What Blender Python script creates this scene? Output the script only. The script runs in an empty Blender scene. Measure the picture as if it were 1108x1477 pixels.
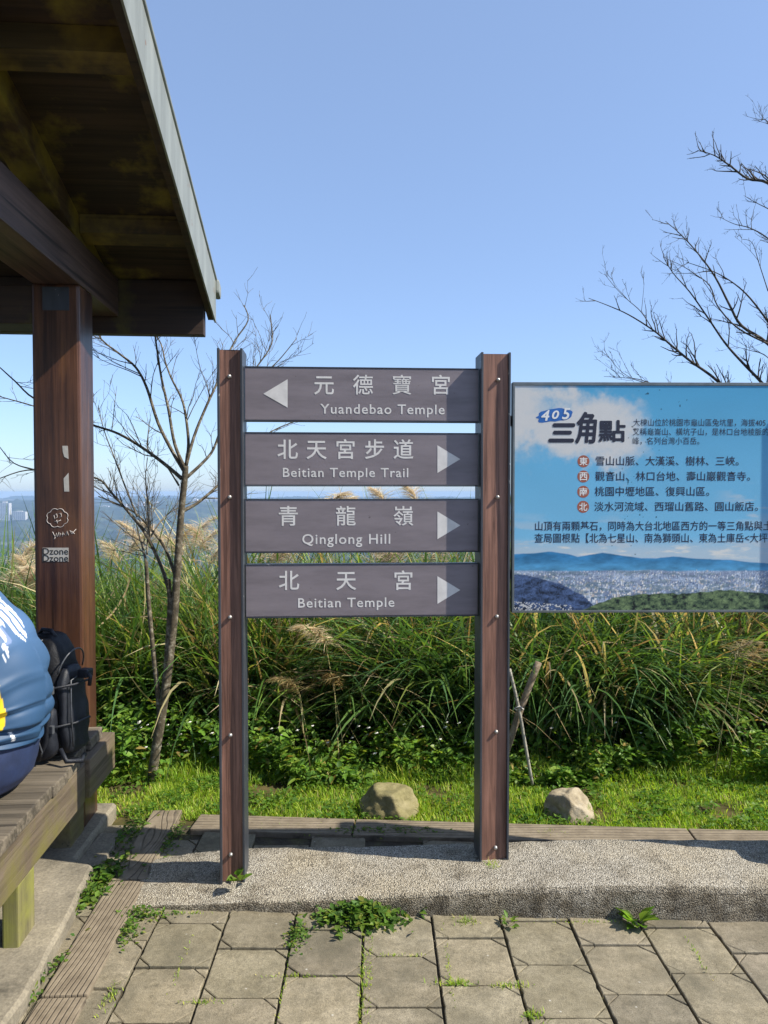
import bpy, bmesh, math, random
import numpy as np
from mathutils import Vector, Matrix, noise as mnoise

scene = bpy.context.scene
COL = scene.collection
R = math.radians
random.seed(7)
rng = np.random.default_rng(11)

# ------------------------------------------------------------------ camera
F_PX = 1080.0                       # focal length in pixels of the 1108 x 1477 photograph
PITCH = math.atan(28.5 / F_PX)      # looking slightly down, horizon at row 710
CAM_H = 1.6
cam_d = bpy.data.cameras.new('camera')
cam_d.sensor_fit = 'VERTICAL'
cam_d.sensor_height = 36.0
cam_d.sensor_width = 27.0
cam_d.lens = F_PX / 1477.0 * 36.0
cam_d.clip_start = 0.05
cam_d.clip_end = 30000
cam = bpy.data.objects.new('camera', cam_d)
cam.location = (0, 0, CAM_H)
cam.rotation_euler = (R(90) - PITCH, 0, 0)
COL.objects.link(cam)
scene.camera = cam

# ------------------------------------------------------------------ sky and sun
SUN_EL, SUN_AZ = R(46), math.atan2(0.974, -0.225)      # sun from the right, a little from behind the camera
world = bpy.data.worlds.new('World')
scene.world = world
world.use_nodes = True
wn = world.node_tree
bg = wn.nodes['Background']
sky = wn.nodes.new('ShaderNodeTexSky')
sky.sky_type = 'NISHITA'
sky.sun_disc = False
sky.sun_elevation = SUN_EL
sky.sun_rotation = SUN_AZ
sky.altitude = 400
sky.air_density = 0.85
sky.dust_density = 1.0
sky.ozone_density = 5.0
tint_n = wn.nodes.new('ShaderNodeMix')       # thin high haze evens the sky out
tint_n.data_type = 'RGBA'
tint_n.inputs[0].default_value = 0.40
tint_n.inputs[7].default_value = (1.80, 2.45, 3.70, 1)
wn.links.new(sky.outputs[0], tint_n.inputs[6])
wn.links.new(tint_n.outputs[2], bg.inputs[0])
bg.inputs[1].default_value = 0.15
sun_d = bpy.data.lights.new('sun', 'SUN')
sun_d.energy = 5.0
sun_d.angle = R(0.5)
sun_d.color = (1.0, 0.93, 0.80)
sun = bpy.data.objects.new('sun', sun_d)
sun.location = (10, -3, 12)
sun_dir = Vector((math.cos(SUN_EL) * math.sin(SUN_AZ), math.cos(SUN_EL) * math.cos(SUN_AZ), math.sin(SUN_EL)))
sun.rotation_euler = sun_dir.to_track_quat('Z', 'Y').to_euler()
COL.objects.link(sun)
scene.view_settings.view_transform = 'Standard'
scene.view_settings.look = 'None'
scene.view_settings.exposure = 0.70
scene.view_settings.gamma = 1.0
scene.cycles.max_bounces = 8
scene.cycles.transparent_max_bounces = 8
scene.cycles.volume_bounces = 0
scene.cycles.use_denoising = True


def P(px, py, y):
    """the point of the place that the photograph shows at (px, py), at distance y along the view"""
    a, b = (px - 554) / F_PX, (738.5 - py) / F_PX
    dy = math.cos(PITCH) + b * math.sin(PITCH)
    dz = -math.sin(PITCH) + b * math.cos(PITCH)
    return Vector((a * y / dy, y, CAM_H + dz * y / dy))


# ------------------------------------------------------------------ object helpers
def tag(o, label=None, cat=None, group=None, kind=None):
    if label: o['label'] = label
    if cat: o['category'] = cat
    if group: o['group'] = group
    if kind: o['kind'] = kind
    return o


def empty(name, loc=(0, 0, 0), rz=0.0):
    o = bpy.data.objects.new(name, None)
    o.empty_display_size = 0.1
    o.location = loc
    o.rotation_euler = (0, 0, rz)
    COL.objects.link(o)
    return o


def link(name, me, mat=None, parent=None, loc=None):
    o = bpy.data.objects.new(name, me)
    if mat is not None:
        for m in (mat if isinstance(mat, (list, tuple)) else [mat]):
            me.materials.append(m)
    if parent is not None: o.parent = parent
    if loc is not None: o.location = loc
    COL.objects.link(o)
    return o


def mesh_np(name, verts, faces, mat=None, parent=None, tint=None, smooth=False, loc=None):
    """verts (n,3), faces (m,k) of one k, tint (n,3) kept as the colour attribute the leaf materials read"""
    verts = np.ascontiguousarray(verts, dtype=np.float32)
    faces = np.ascontiguousarray(faces, dtype=np.int32)
    me = bpy.data.meshes.new(name)
    k = faces.shape[1]
    me.vertices.add(len(verts))
    me.vertices.foreach_set('co', verts.ravel())
    me.loops.add(faces.size)
    me.loops.foreach_set('vertex_index', faces.ravel())
    me.polygons.add(len(faces))
    me.polygons.foreach_set('loop_start', np.arange(0, faces.size, k, dtype=np.int32))
    me.polygons.foreach_set('loop_total', np.full(len(faces), k, dtype=np.int32))
    if smooth:
        me.polygons.foreach_set('use_smooth', np.ones(len(faces), dtype=bool))
    if tint is not None:
        ca = me.color_attributes.new('tint', 'FLOAT_COLOR', 'POINT')
        c = np.ones((len(verts), 4), dtype=np.float32)
        c[:, :3] = tint
        ca.data.foreach_set('color', c.ravel())
    me.update(calc_edges=True)
    me.validate()
    return link(name, me, mat, parent, loc)


class MB:
    """collects shapes for ONE mesh"""
    def __init__(self):
        self.v, self.f, self.s = [], [], []

    def add(self, vs, fs, smooth=False):
        n = len(self.v)
        self.v += [tuple(v) for v in vs]
        self.f += [tuple(i + n for i in f) for f in fs]
        self.s += [smooth] * len(fs)
        return self

    def box(self, x0, x1, y0, y1, z0, z1, M=None):
        vs = [Vector((x, y, z)) for z in (z0, z1) for y in (y0, y1) for x in (x0, x1)]
        if M is not None: vs = [M @ v for v in vs]
        return self.add(vs, [(0, 2, 3, 1), (4, 5, 7, 6), (0, 1, 5, 4), (2, 6, 7, 3), (0, 4, 6, 2), (1, 3, 7, 5)])

    def hexa(self, p):
        """8 corners: bottom ring of four then top ring of four"""
        return self.add(p, [(3, 2, 1, 0), (4, 5, 6, 7), (0, 1, 5, 4), (1, 2, 6, 5), (2, 3, 7, 6), (3, 0, 4, 7)])

    def tube(self, pts, rad, n=7, caps=True):
        pts = [Vector(p) for p in pts]
        if not isinstance(rad, (list, tuple)): rad = [rad] * len(pts)
        vs, fs = [], []
        up = None
        for i, p in enumerate(pts):
            d = (pts[min(i + 1, len(pts) - 1)] - pts[max(i - 1, 0)])
            d = d.normalized() if d.length > 1e-9 else Vector((0, 0, 1))
            if up is None:
                up = Vector((1, 0, 0)) if abs(d.x) < 0.8 else Vector((0, 1, 0))
            a = (up - d * up.dot(d)).normalized()
            up = a
            b = d.cross(a)
            for k in range(n):
                t = 2 * math.pi * k / n
                vs.append(p + (a * math.cos(t) + b * math.sin(t)) * rad[i])
        for i in range(len(pts) - 1):
            for k in range(n):
                k2 = (k + 1) % n
                fs.append((i * n + k, i * n + k2, (i + 1) * n + k2, (i + 1) * n + k))
        if caps:
            fs.append(tuple(range(n - 1, -1, -1)))
            fs.append(tuple((len(pts) - 1) * n + k for k in range(n)))
        return self.add(vs, fs, True)

    def dome(self, c, nrm, r, h, n=10):
        c, nrm = Vector(c), Vector(nrm).normalized()
        a = nrm.orthogonal().normalized()
        b = nrm.cross(a)
        vs, fs = [], []
        for j, (rr, hh) in enumerate(((1, 0), (0.92, 0.45), (0.6, 0.85))):
            for k in range(n):
                t = 2 * math.pi * k / n
                vs.append(c + (a * math.cos(t) + b * math.sin(t)) * r * rr + nrm * h * hh)
        vs.append(c + nrm * h)
        for j in range(2):
            for k in range(n):
                k2 = (k + 1) % n
                fs.append((j * n + k, j * n + k2, (j + 1) * n + k2, (j + 1) * n + k))
        for k in range(n):
            fs.append((2 * n + k, 2 * n + (k + 1) % n, 3 * n))
        return self.add(vs, fs, True)

    def build(self, name, mat=None, parent=None, bevel=0.0, segs=2, loc=None):
        me = bpy.data.meshes.new(name)
        me.from_pydata([tuple(v) for v in self.v], [], self.f)
        me.polygons.foreach_set('use_smooth', self.s)
        me.update()
        if bevel > 0:
            bm = bmesh.new()
            bm.from_mesh(me)
            es = [e for e in bm.edges if len(e.link_faces) == 2 and e.calc_face_angle(0) > 0.6]
            bmesh.ops.bevel(bm, geom=es, offset=bevel, segments=segs, affect='EDGES', profile=0.6, clamp_overlap=True)
            bm.to_mesh(me)
            bm.free()
        return link(name, me, mat, parent, loc)


# ------------------------------------------------------------------ material helpers
def new_mat(name):
    m = bpy.data.materials.new(name)
    m.use_nodes = True
    nt = m.node_tree
    return m, nt, nt.nodes['Principled BSDF']


def nd(nt, t, **kw):
    n = nt.nodes.new(t)
    for k, v in kw.items():
        if k in n.inputs and not hasattr(n, k):
            n.inputs[k].default_value = v
        else:
            setattr(n, k, v)
    return n


def coords(nt, scale=(1, 1, 1), rot=(0, 0, 0), src='Object'):
    tc = nt.nodes.new('ShaderNodeTexCoord')
    mp = nt.nodes.new('ShaderNodeMapping')
    mp.inputs['Scale'].default_value = scale
    mp.inputs['Rotation'].default_value = rot
    nt.links.new(tc.outputs[src], mp.inputs['Vector'])
    return mp.outputs['Vector']


def noise(nt, vec, scale, detail=4, rough=0.55, dist=0.0):
    n = nt.nodes.new('ShaderNodeTexNoise')
    n.inputs['Scale'].default_value = scale
    n.inputs['Detail'].default_value = detail
    n.inputs['Roughness'].default_value = rough
    n.inputs['Distortion'].default_value = dist
    nt.links.new(vec, n.inputs['Vector'])
    return n.outputs['Fac']


def ramp(nt, fac, stops):
    r = nt.nodes.new('ShaderNodeValToRGB')
    e = r.color_ramp.elements
    while len(e) < len(stops): e.new(0.5)
    for i, (p, c) in enumerate(stops):
        e[i].position = p
        e[i].color = (c, c, c, 1) if not isinstance(c, (tuple, list)) else (c[0], c[1], c[2], 1)
    nt.links.new(fac, r.inputs['Fac'])
    return r.outputs['Color']


def mix(nt, fac, a, b, mode='MIX'):
    m = nt.nodes.new('ShaderNodeMix')
    m.data_type = 'RGBA'
    m.blend_type = mode
    def put(s, v):
        if isinstance(v, bpy.types.NodeSocket): nt.links.new(v, s)
        elif isinstance(v, (int, float)) : s.default_value = v if s.type == 'VALUE' else (v, v, v, 1)
        else: s.default_value = (v[0], v[1], v[2], 1)
    put(m.inputs[0], fac)
    put(m.inputs[6], a)
    put(m.inputs[7], b)
    return m.outputs[2]


def bump(nt, bs, height, strength=0.3, dist=0.01):
    b = nt.nodes.new('ShaderNodeBump')
    b.inputs['Strength'].default_value = strength
    b.inputs['Distance'].default_value = dist
    nt.links.new(height, b.inputs['Height'])
    nt.links.new(b.outputs['Normal'], bs.inputs['Normal'])


def m_plain(name, col, rough=0.6, metal=0.0, var=0.25, scale=8.0, bmp=0.1, spec=0.5):
    m, nt, bs = new_mat(name)
    v = coords(nt)
    n = noise(nt, v, scale, 5)
    c = ramp(nt, n, [(0.3, [x * (1 - var) for x in col]), (0.7, [min(1, x * (1 + var)) for x in col])])
    nt.links.new(c, bs.inputs['Base Color'])
    bs.inputs['Roughness'].default_value = rough
    bs.inputs['Metallic'].default_value = metal
    bs.inputs['Specular IOR Level'].default_value = spec
    if bmp: bump(nt, bs, noise(nt, v, scale * 6, 4), bmp, 0.004)
    return m


def m_wood(name, dark, light, axis='Z', grain=60.0, rough=0.6, moss=0.0, mosscol=(0.10, 0.085, 0.012), bmp=0.25, worn=None, cracks=True):
    m, nt, bs = new_mat(name)
    st = 0.035
    sc = {'X': (st, 1, 1), 'Y': (1, st, 1), 'Z': (1, 1, st)}[axis]
    v = coords(nt, sc)
    g = noise(nt, v, grain, 6, 0.65, 0.6)
    g2 = noise(nt, v, grain * 0.22, 3, 0.5, 1.0)
    gg = mix(nt, 0.45, g, g2)
    c = ramp(nt, gg, [(0.41, dark), (0.5, [(a + b) / 2 for a, b in zip(dark, light)]), (0.59, light)])
    vo = coords(nt)
    pat = noise(nt, vo, 3.0, 4)
    c = mix(nt, ramp(nt, pat, [(0.35, 0.0), (0.7, 0.55)]), c, dark)
    if worn is not None:
        w = noise(nt, coords(nt, {'X': (0.25, 1, 1), 'Y': (1, 0.25, 1), 'Z': (1, 1, 0.25)}[axis]), 9.0, 5)
        c = mix(nt, ramp(nt, w, [(0.58, 0.0), (0.72, 0.8)]), c, worn)
    if cracks:
        k = noise(nt, coords(nt, {'X': (0.02, 1, 1), 'Y': (1, 0.02, 1), 'Z': (1, 1, 0.02)}[axis]), 22.0, 2, 0.5, 0.3)
        c = mix(nt, ramp(nt, k, [(0.30, 0.85), (0.335, 0.0)]), c, [x * 0.25 for x in dark])
    if moss > 0:
        mo = noise(nt, vo, 3.4, 6, 0.62)
        c = mix(nt, ramp(nt, mo, [(0.60 - 0.2 * moss, 0.0), (0.74 - 0.15 * moss, 0.9)]), c, mosscol)
    nt.links.new(c, bs.inputs['Base Color'])
    bs.inputs['Roughness'].default_value = rough
    bump(nt, bs, gg, bmp, 0.006)
    return m


def m_leaf(name, transl=0.35, rough=0.42, spec=0.4, hue_noise=True, through=(1.5, 1.35, 0.7)):
    """leaf colour from the per-leaf tint, some light passing through the blade"""
    m, nt, bs = new_mat(name)
    a = nt.nodes.new('ShaderNodeAttribute')
    a.attribute_name = 'tint'
    c = a.outputs['Color']
    if hue_noise:
        n = noise(nt, coords(nt), 2.2, 3)
        c = mix(nt, ramp(nt, n, [(0.35, 0.0), (0.7, 0.45)]), c, mix(nt, 1.0, c, (1.2, 1.08, 0.75), 'MULTIPLY'))
    nt.links.new(c, bs.inputs['Base Color'])
    bs.inputs['Roughness'].default_value = rough
    bs.inputs['Specular IOR Level'].default_value = spec
    tr = nt.nodes.new('ShaderNodeBsdfTranslucent')
    nt.links.new(mix(nt, 1.0, c, through, 'MULTIPLY'), tr.inputs['Color'])
    ms = nt.nodes.new('ShaderNodeMixShader')
    ms.inputs[0].default_value = transl
    nt.links.new(bs.outputs[0], ms.inputs[1])
    nt.links.new(tr.outputs[0], ms.inputs[2])
    nt.links.new(ms.outputs[0], nt.nodes['Material Output'].inputs['Surface'])
    return m


def m_attr(name, rough=0.5, spec=0.5, noise_amt=0.06, nscale=400.0, bmp=0.0, coat=0.0):
    """a printed surface: the print is kept per vertex"""
    m, nt, bs = new_mat(name)
    a = nt.nodes.new('ShaderNodeAttribute')
    a.attribute_name = 'tint'
    n = noise(nt, coords(nt), nscale, 2)
    c = mix(nt, 1.0, a.outputs['Color'], ramp(nt, n, [(0.2, 1 - noise_amt), (0.8, 1 + noise_amt)]), 'MULTIPLY')
    nt.links.new(c, bs.inputs['Base Color'])
    bs.inputs['Roughness'].default_value = rough
    bs.inputs['Specular IOR Level'].default_value = spec
    bs.inputs['Coat Weight'].default_value = coat
    if bmp: bump(nt, bs, noise(nt, coords(nt), 30, 4), bmp, 0.004)
    return m


def m_ground(name, c1, c2, c3, scale=6.0):
    m, nt, bs = new_mat(name)
    v = coords(nt)
    n = noise(nt, v, scale, 8, 0.65)
    c = ramp(nt, n, [(0.3, c1), (0.5, c2), (0.7, c3)])
    nt.links.new(c, bs.inputs['Base Color'])
    bs.inputs['Roughness'].default_value = 0.9
    bump(nt, bs, noise(nt, v, scale * 8, 5), 0.5, 0.02)
    return m


def m_aggregate():
    """exposed-aggregate concrete: pale pebbles in a dark matrix, grimy on the riser"""
    m, nt, bs = new_mat('exposed_aggregate')
    v = coords(nt)
    vo = nt.nodes.new('ShaderNodeTexVoronoi')
    vo.inputs['Scale'].default_value = 205
    nt.links.new(v, vo.inputs['Vector'])
    peb = ramp(nt, vo.outputs['Color'], [(0.08, (0.14, 0.12, 0.09)), (0.32, (0.36, 0.32, 0.25)), (0.75, (0.48, 0.44, 0.36)), (0.96, (0.70, 0.66, 0.57))])
    edge = ramp(nt, vo.outputs['Distance'], [(0.35, 1.0), (0.75, 0.35)])
    c = mix(nt, 1.0, peb, edge, 'MULTIPLY')
    st = noise(nt, v, 7.0, 7, 0.7)
    c = mix(nt, ramp(nt, st, [(0.52, 0.0), (0.66, 0.6)]), c, mix(nt, 1.0, c, (0.30, 0.26, 0.19), 'MULTIPLY'))
    warm = noise(nt, v, 2.2, 4)
    c = mix(nt, ramp(nt, warm, [(0.45, 0.0), (0.75, 0.45)]), c, mix(nt, 1.0, c, (1.15, 1.0, 0.68), 'MULTIPLY'))
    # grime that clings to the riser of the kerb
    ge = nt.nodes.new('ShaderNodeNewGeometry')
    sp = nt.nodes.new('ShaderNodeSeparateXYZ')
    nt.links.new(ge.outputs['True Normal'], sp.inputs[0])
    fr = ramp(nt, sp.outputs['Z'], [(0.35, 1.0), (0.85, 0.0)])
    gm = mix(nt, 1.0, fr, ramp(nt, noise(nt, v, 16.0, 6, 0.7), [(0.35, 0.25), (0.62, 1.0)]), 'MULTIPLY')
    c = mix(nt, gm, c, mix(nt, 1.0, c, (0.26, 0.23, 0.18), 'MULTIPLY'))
    nt.links.new(c, bs.inputs['Base Color'])
    bs.inputs['Roughness'].default_value = 0.8
    bump(nt, bs, vo.outputs['Distance'], 0.9, -0.006)
    return m


def m_paver():
    m, nt, bs = new_mat('grey_paver')
    v = coords(nt)
    a = nt.nodes.new('ShaderNodeAttribute')
    a.attribute_name = 'tint'
    n = noise(nt, v, 9.0, 8, 0.7)
    c = ramp(nt, n, [(0.28, (0.145, 0.124, 0.080)), (0.5, (0.215, 0.188, 0.130)), (0.72, (0.285, 0.252, 0.182))])
    f = noise(nt, v, 260.0, 3, 0.7)
    c = mix(nt, 1.0, c, ramp(nt, f, [(0.25, 0.5), (0.5, 1.0), (0.78, 1.45)]), 'MULTIPLY')
    mid = noise(nt, v, 45.0, 5, 0.75)
    c = mix(nt, 1.0, c, ramp(nt, mid, [(0.3, 0.68), (0.5, 1.0), (0.72, 1.22)]), 'MULTIPLY')
    c = mix(nt, 1.0, c, a.outputs['Color'], 'MULTIPLY')
    vo = nt.nodes.new('ShaderNodeTexVoronoi')
    vo.inputs['Scale'].default_value = 14
    nt.links.new(v, vo.inputs['Vector'])
    c = mix(nt, ramp(nt, vo.outputs['Distance'], [(0.035, 0.8), (0.06, 0.0)]), c, (0.45, 0.43, 0.38))
    st = noise(nt, v, 2.6, 6, 0.7)
    c = mix(nt, ramp(nt, st, [(0.46, 0.0), (0.66, 0.7)]), c, (0.085, 0.076, 0.05))
    nt.links.new(c, bs.inputs['Base Color'])
    bs.inputs['Roughness'].default_value = 0.85
    bump(nt, bs, mix(nt, 0.5, f, mid), 0.7, 0.006)
    return m


def m_concrete(name, col=(0.34, 0.30, 0.23)):
    m, nt, bs = new_mat(name)
    v = coords(nt)
    n = noise(nt, v, 5.0, 9, 0.7)
    c = ramp(nt, n, [(0.28, [x * 0.35 for x in col]), (0.45, [x * 0.8 for x in col]), (0.7, [x * 1.2 for x in col])])
    f = noise(nt, v, 90.0, 4, 0.7)
    c = mix(nt, 1.0, c, ramp(nt, f, [(0.3, 0.65), (0.7, 1.2)]), 'MULTIPLY')
    nt.links.new(c, bs.inputs['Base Color'])
    bs.inputs['Roughness'].default_value = 0.9
    bump(nt, bs, n, 0.6, 0.02)
    return m


def m_plank(axis, name, lines=60.0, loops=5.0, scale=3.0):
    """cast concrete edging with a moulded wood grain: dark grooves in loops and lines"""
    m, nt, bs = new_mat(name)
    v = coords(nt, (0.22, 1, 1) if axis == 'X' else (1, 0.22, 1))
    n = noise(nt, v, scale, 2.0, 0.45, 0.1)
    sp = nt.nodes.new('ShaderNodeSeparateXYZ')
    nt.links.new(coords(nt), sp.inputs[0])
    def mth(op, a_, b_):
        q_ = nt.nodes.new('ShaderNodeMath'); q_.operation = op
        for i_, s_ in enumerate((a_, b_)):
            if isinstance(s_, (int, float)): q_.inputs[i_].default_value = s_
            else: nt.links.new(s_, q_.inputs[i_])
        return q_.outputs[0]
    ph = mth('ADD', mth('MULTIPLY', sp.outputs['Y' if axis == 'X' else 'X'], lines), mth('MULTIPLY', n, loops))
    fr = mth('FRACT', ph, 0.0)
    line = ramp(nt, fr, [(0.0, 0.0), (0.06, 0.1), (0.2, 1.0), (0.88, 1.0), (1.0, 0.0)])
    vo = coords(nt)
    wear = ramp(nt, noise(nt, vo, 18.0, 5, 0.7), [(0.4, 0.25), (0.6, 0.9)])
    base = ramp(nt, noise(nt, vo, 14.0, 7, 0.7), [(0.3, (0.125, 0.098, 0.065)), (0.55, (0.20, 0.162, 0.112)), (0.75, (0.26, 0.215, 0.155))])
    c = mix(nt, wear, base, mix(nt, line, (0.055, 0.042, 0.030), base))
    nt.links.new(c, bs.inputs['Base Color'])
    bs.inputs['Roughness'].default_value = 0.85
    bump(nt, bs, line, 0.6, 0.006)
    return m


def m_paint_metal():
    """galvanised verge flashing, weathered with drips and rust spots"""
    m, nt, bs = new_mat('weathered_flashing')
    v = coords(nt)
    n = noise(nt, coords(nt, (1, 1, 0.2)), 12.0, 6)
    c = ramp(nt, n, [(0.3, (0.19, 0.20, 0.175)), (0.6, (0.275, 0.29, 0.26)), (0.8, (0.34, 0.35, 0.305))])
    r = noise(nt, v, 14.0, 4, 0.5)
    c = mix(nt, ramp(nt, r, [(0.70, 0.0), (0.73, 0.9)]), c, (0.20, 0.10, 0.05))
    nt.links.new(c, bs.inputs['Base Color'])
    bs.inputs['Roughness'].default_value = 0.5
    bs.inputs['Metallic'].default_value = 0.25
    bump(nt, bs, n, 0.15, 0.004)
    return m


def m_plate():
    m, nt, bs = new_mat('sign_plate_grey')
    v = coords(nt)
    n = noise(nt, coords(nt, (0.5, 1, 2.5)), 7.0, 6, 0.65)
    c = ramp(nt, n, [(0.28, (0.155, 0.132, 0.145)), (0.55, (0.210, 0.180, 0.198)), (0.75, (0.235, 0.202, 0.218))])
    s = noise(nt, v, 55.0, 2)
    c = mix(nt, ramp(nt, s, [(0.73, 0.0), (0.78, 0.6)]), c, (0.05, 0.04, 0.035))
    nt.links.new(c, bs.inputs['Base Color'])
    bs.inputs['Roughness'].default_value = 0.48
    bs.inputs['Metallic'].default_value = 0.1
    bump(nt, bs, noise(nt, v, 120, 3), 0.08, 0.002)
    return m


M = {}
M['plate'] = m_plate()
M['letter'] = m_plain('sign_lettering_white', (0.63, 0.61, 0.60), 0.5, 0.0, 0.10, 30, 0.0)
M['steel'] = m_plain('dark_blue_grey_steel', (0.040, 0.046, 0.058), 0.42, 0.45, 0.35, 14, 0.08)
def m_steel():
    m, nt, bs = new_mat('painted_blue_grey_steel')
    v = coords(nt)
    c = ramp(nt, noise(nt, coords(nt, (1, 1, 0.3)), 14, 6), [(0.3, (0.030, 0.034, 0.044)), (0.7, (0.060, 0.068, 0.082))])
    ch = noise(nt, v, 30.0, 6, 0.7)
    c = mix(nt, ramp(nt, ch, [(0.655, 0.0), (0.675, 0.85)]), c, (0.42, 0.42, 0.40))
    nt.links.new(c, bs.inputs['Base Color'])
    bs.inputs['Roughness'].default_value = 0.45
    bs.inputs['Metallic'].default_value = 0.2
    bump(nt, bs, ch, 0.1, 0.003)
    return m


M['steel'] = m_steel()
M['bolt'] = m_plain('galvanised_bolt', (0.42, 0.40, 0.38), 0.35, 0.7, 0.2, 90, 0.0)
M['post_wood'] = m_wood('red_brown_post_wood', (0.105, 0.048, 0.033), (0.32, 0.160, 0.112), 'Z', 95, 0.55, bmp=0.35)
M['pav_post'] = m_wood('stained_pavilion_post', (0.030, 0.012, 0.008), (0.120, 0.052, 0.028), 'Z', 60, 0.36, worn=(0.15, 0.065, 0.025), bmp=0.3)
M['pav_beam'] = m_wood('stained_pavilion_beam', (0.055, 0.032, 0.026), (0.14, 0.085, 0.066), 'Y', 60, 0.5, bmp=0.3)
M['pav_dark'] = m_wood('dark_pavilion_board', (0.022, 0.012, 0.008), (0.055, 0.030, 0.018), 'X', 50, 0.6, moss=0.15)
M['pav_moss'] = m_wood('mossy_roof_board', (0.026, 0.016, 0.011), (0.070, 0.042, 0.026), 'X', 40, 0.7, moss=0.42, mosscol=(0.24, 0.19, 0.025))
M['pav_purlin'] = m_wood('mossy_purlin', (0.05, 0.034, 0.016), (0.12, 0.085, 0.035), 'X', 40, 0.7, moss=0.9, mosscol=(0.24, 0.17, 0.03))
M['pav_mossy_rafter'] = m_wood('mossy_rafter', (0.055, 0.032, 0.016), (0.14, 0.09, 0.045), 'Y', 50, 0.65, moss=0.8, mosscol=(0.30, 0.23, 0.03))
M['bench_top'] = m_wood('weathered_bench_plank', (0.055, 0.045, 0.032), (0.21, 0.175, 0.128), 'X', 60, 0.7, bmp=0.5)
M['bench_side'] = m_wood('weathered_bench_beam', (0.075, 0.055, 0.036), (0.20, 0.155, 0.105), 'Y', 55, 0.7, moss=0.5, mosscol=(0.13, 0.115, 0.03), bmp=0.45)
M['bench_leg'] = m_wood('mossy_bench_leg', (0.10, 0.09, 0.04), (0.25, 0.22, 0.10), 'Z', 50, 0.75, moss=0.6, mosscol=(0.20, 0.20, 0.04), bmp=0.4)
M['flashing'] = m_paint_metal()
M['agg'] = m_aggregate()
M['paver'] = m_paver()
M['concrete'] = m_concrete('pavilion_concrete', (0.235, 0.205, 0.15))
M['plank_x'] = m_plank('X', 'moulded_plank_lines', 38.0, 4.0)
M['plank_y'] = m_plank('Y', 'moulded_plank_streaks', 58.0, 7.0)
M['plank_loop'] = m_plank('Y', 'moulded_plank_rings', 26.0, 24.0, 3.6)
M['leaf'] = m_leaf('leaf_blade', 0.42, 0.45, 0.4)
M['lawn'] = m_leaf('lawn_blade', 0.5, 0.5, 0.3, True, (1.2, 1.3, 0.6))
M['plume'] = m_leaf('plume_hair', 0.5, 0.7, 0.1, False, (1.1, 1.06, 0.98))
M['petal'] = m_plain('white_petal', (0.8, 0.8, 0.76), 0.6, 0, 0.05, 40, 0)
M['soil'] = m_ground('lawn_soil', (0.05, 0.04, 0.02), (0.09, 0.075, 0.03), (0.16, 0.115, 0.06), 5)
M['joint'] = m_ground('joint_soil', (0.022, 0.017, 0.010), (0.045, 0.036, 0.019), (0.075, 0.075, 0.025), 8)


# ------------------------------------------------------------------ terrain: the hilltop and the hazy country below
def fbm(x, y, octaves=5, seed=0.0):
    r = np.zeros_like(x)
    amp, fr = 0.5, 1.0
    rs = np.random.default_rng(int(seed * 10) + 3)
    for o in range(octaves):
        for _ in range(4):
            th = rs.uniform(0, 2 * np.pi); ph = rs.uniform(0, 2 * np.pi); k = fr * rs.uniform(0.7, 1.4)
            r += amp * 0.35 * np.sin((x * np.cos(th) + y * np.sin(th)) * k * 2 * np.pi + ph)
        amp *= 0.5; fr *= 2.0
    return r


def sstep(a, b, t):
    t = np.clip((t - a) / (b - a), 0, 1)
    return t * t * (3 - 2 * t)


def ground_z(x, y):
    x = np.asarray(x, dtype=float); y = np.asarray(y, dtype=float)
    dx = np.maximum(0, np.abs(x) - 9); dyf = np.maximum(0, y - 4.7); dyb = np.maximum(0, -y - 14)
    d = np.sqrt(dx ** 2 + dyf ** 2 + dyb ** 2)
    z = -0.02 - 150 * (1 - np.exp(-(d * d / (d + 1.2)) / 330.0))
    r = np.hypot(x, y)
    far = sstep(500, 1500, r)
    z = z + far * (30 * fbm(x / 1500, y / 1500, 4, 1.0) + 7 * fbm(x / 260, y / 260, 3, 2.0))
    ridge = sstep(2700, 3900, r + 500 * fbm(x / 2600, y / 2600, 3, 4.0))
    z = z + ridge * (96 + 16 * fbm(x / 900, y / 900, 3, 5.0))
    canopy = sstep(60, 300, r) * 1.0
    z = z + canopy * 5.5 * np.abs(fbm(x / 42, y / 42, 3, 7.0)) * 2
    return z


th = np.concatenate([np.arange(-40, 40, 0.13), np.arange(40, 320, 3.0)])
rr = np.concatenate([np.linspace(0.05, 14, 50), np.geomspace(14.5, 7500, 150)])
T, RR = np.meshgrid(np.radians(th), rr)
gx, gy = RR * np.sin(T), RR * np.cos(T)
gz = ground_z(gx, gy)
nt_, nr_ = len(th), len(rr)
idx = np.arange(nr_ * nt_).reshape(nr_, nt_)
a = idx[:-1]; b = idx[1:]
q = np.stack([a, np.roll(a, -1, 1), np.roll(b, -1, 1), b], -1).reshape(-1, 4)
gm, gnt, gbs = new_mat('hill_ground')
gv = coords(gnt)
gfar = ramp(gnt, noise(gnt, gv, 0.016, 9, 0.72), [(0.38, (0.006, 0.012, 0.007)), (0.5, (0.024, 0.038, 0.020)), (0.62, (0.070, 0.086, 0.045))])
gtown = ramp(gnt, noise(gnt, gv, 0.0016, 3, 0.5), [(0.62, 0.0), (0.66, 0.55)])
gfar = mix(gnt, gtown, gfar, (0.20, 0.19, 0.17))
gnear = ramp(gnt, noise(gnt, gv, 4.0, 8, 0.7), [(0.3, (0.030, 0.026, 0.012)), (0.5, (0.07, 0.062, 0.024)), (0.72, (0.17, 0.115, 0.055))])
ln = gnt.nodes.new('ShaderNodeVectorMath'); ln.operation = 'LENGTH'
gnt.links.new(gv, ln.inputs[0])
mr = gnt.nodes.new('ShaderNodeMapRange'); mr.inputs[1].default_value = 10; mr.inputs[2].default_value = 40
gnt.links.new(ln.outputs['Value'], mr.inputs[0])
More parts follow.
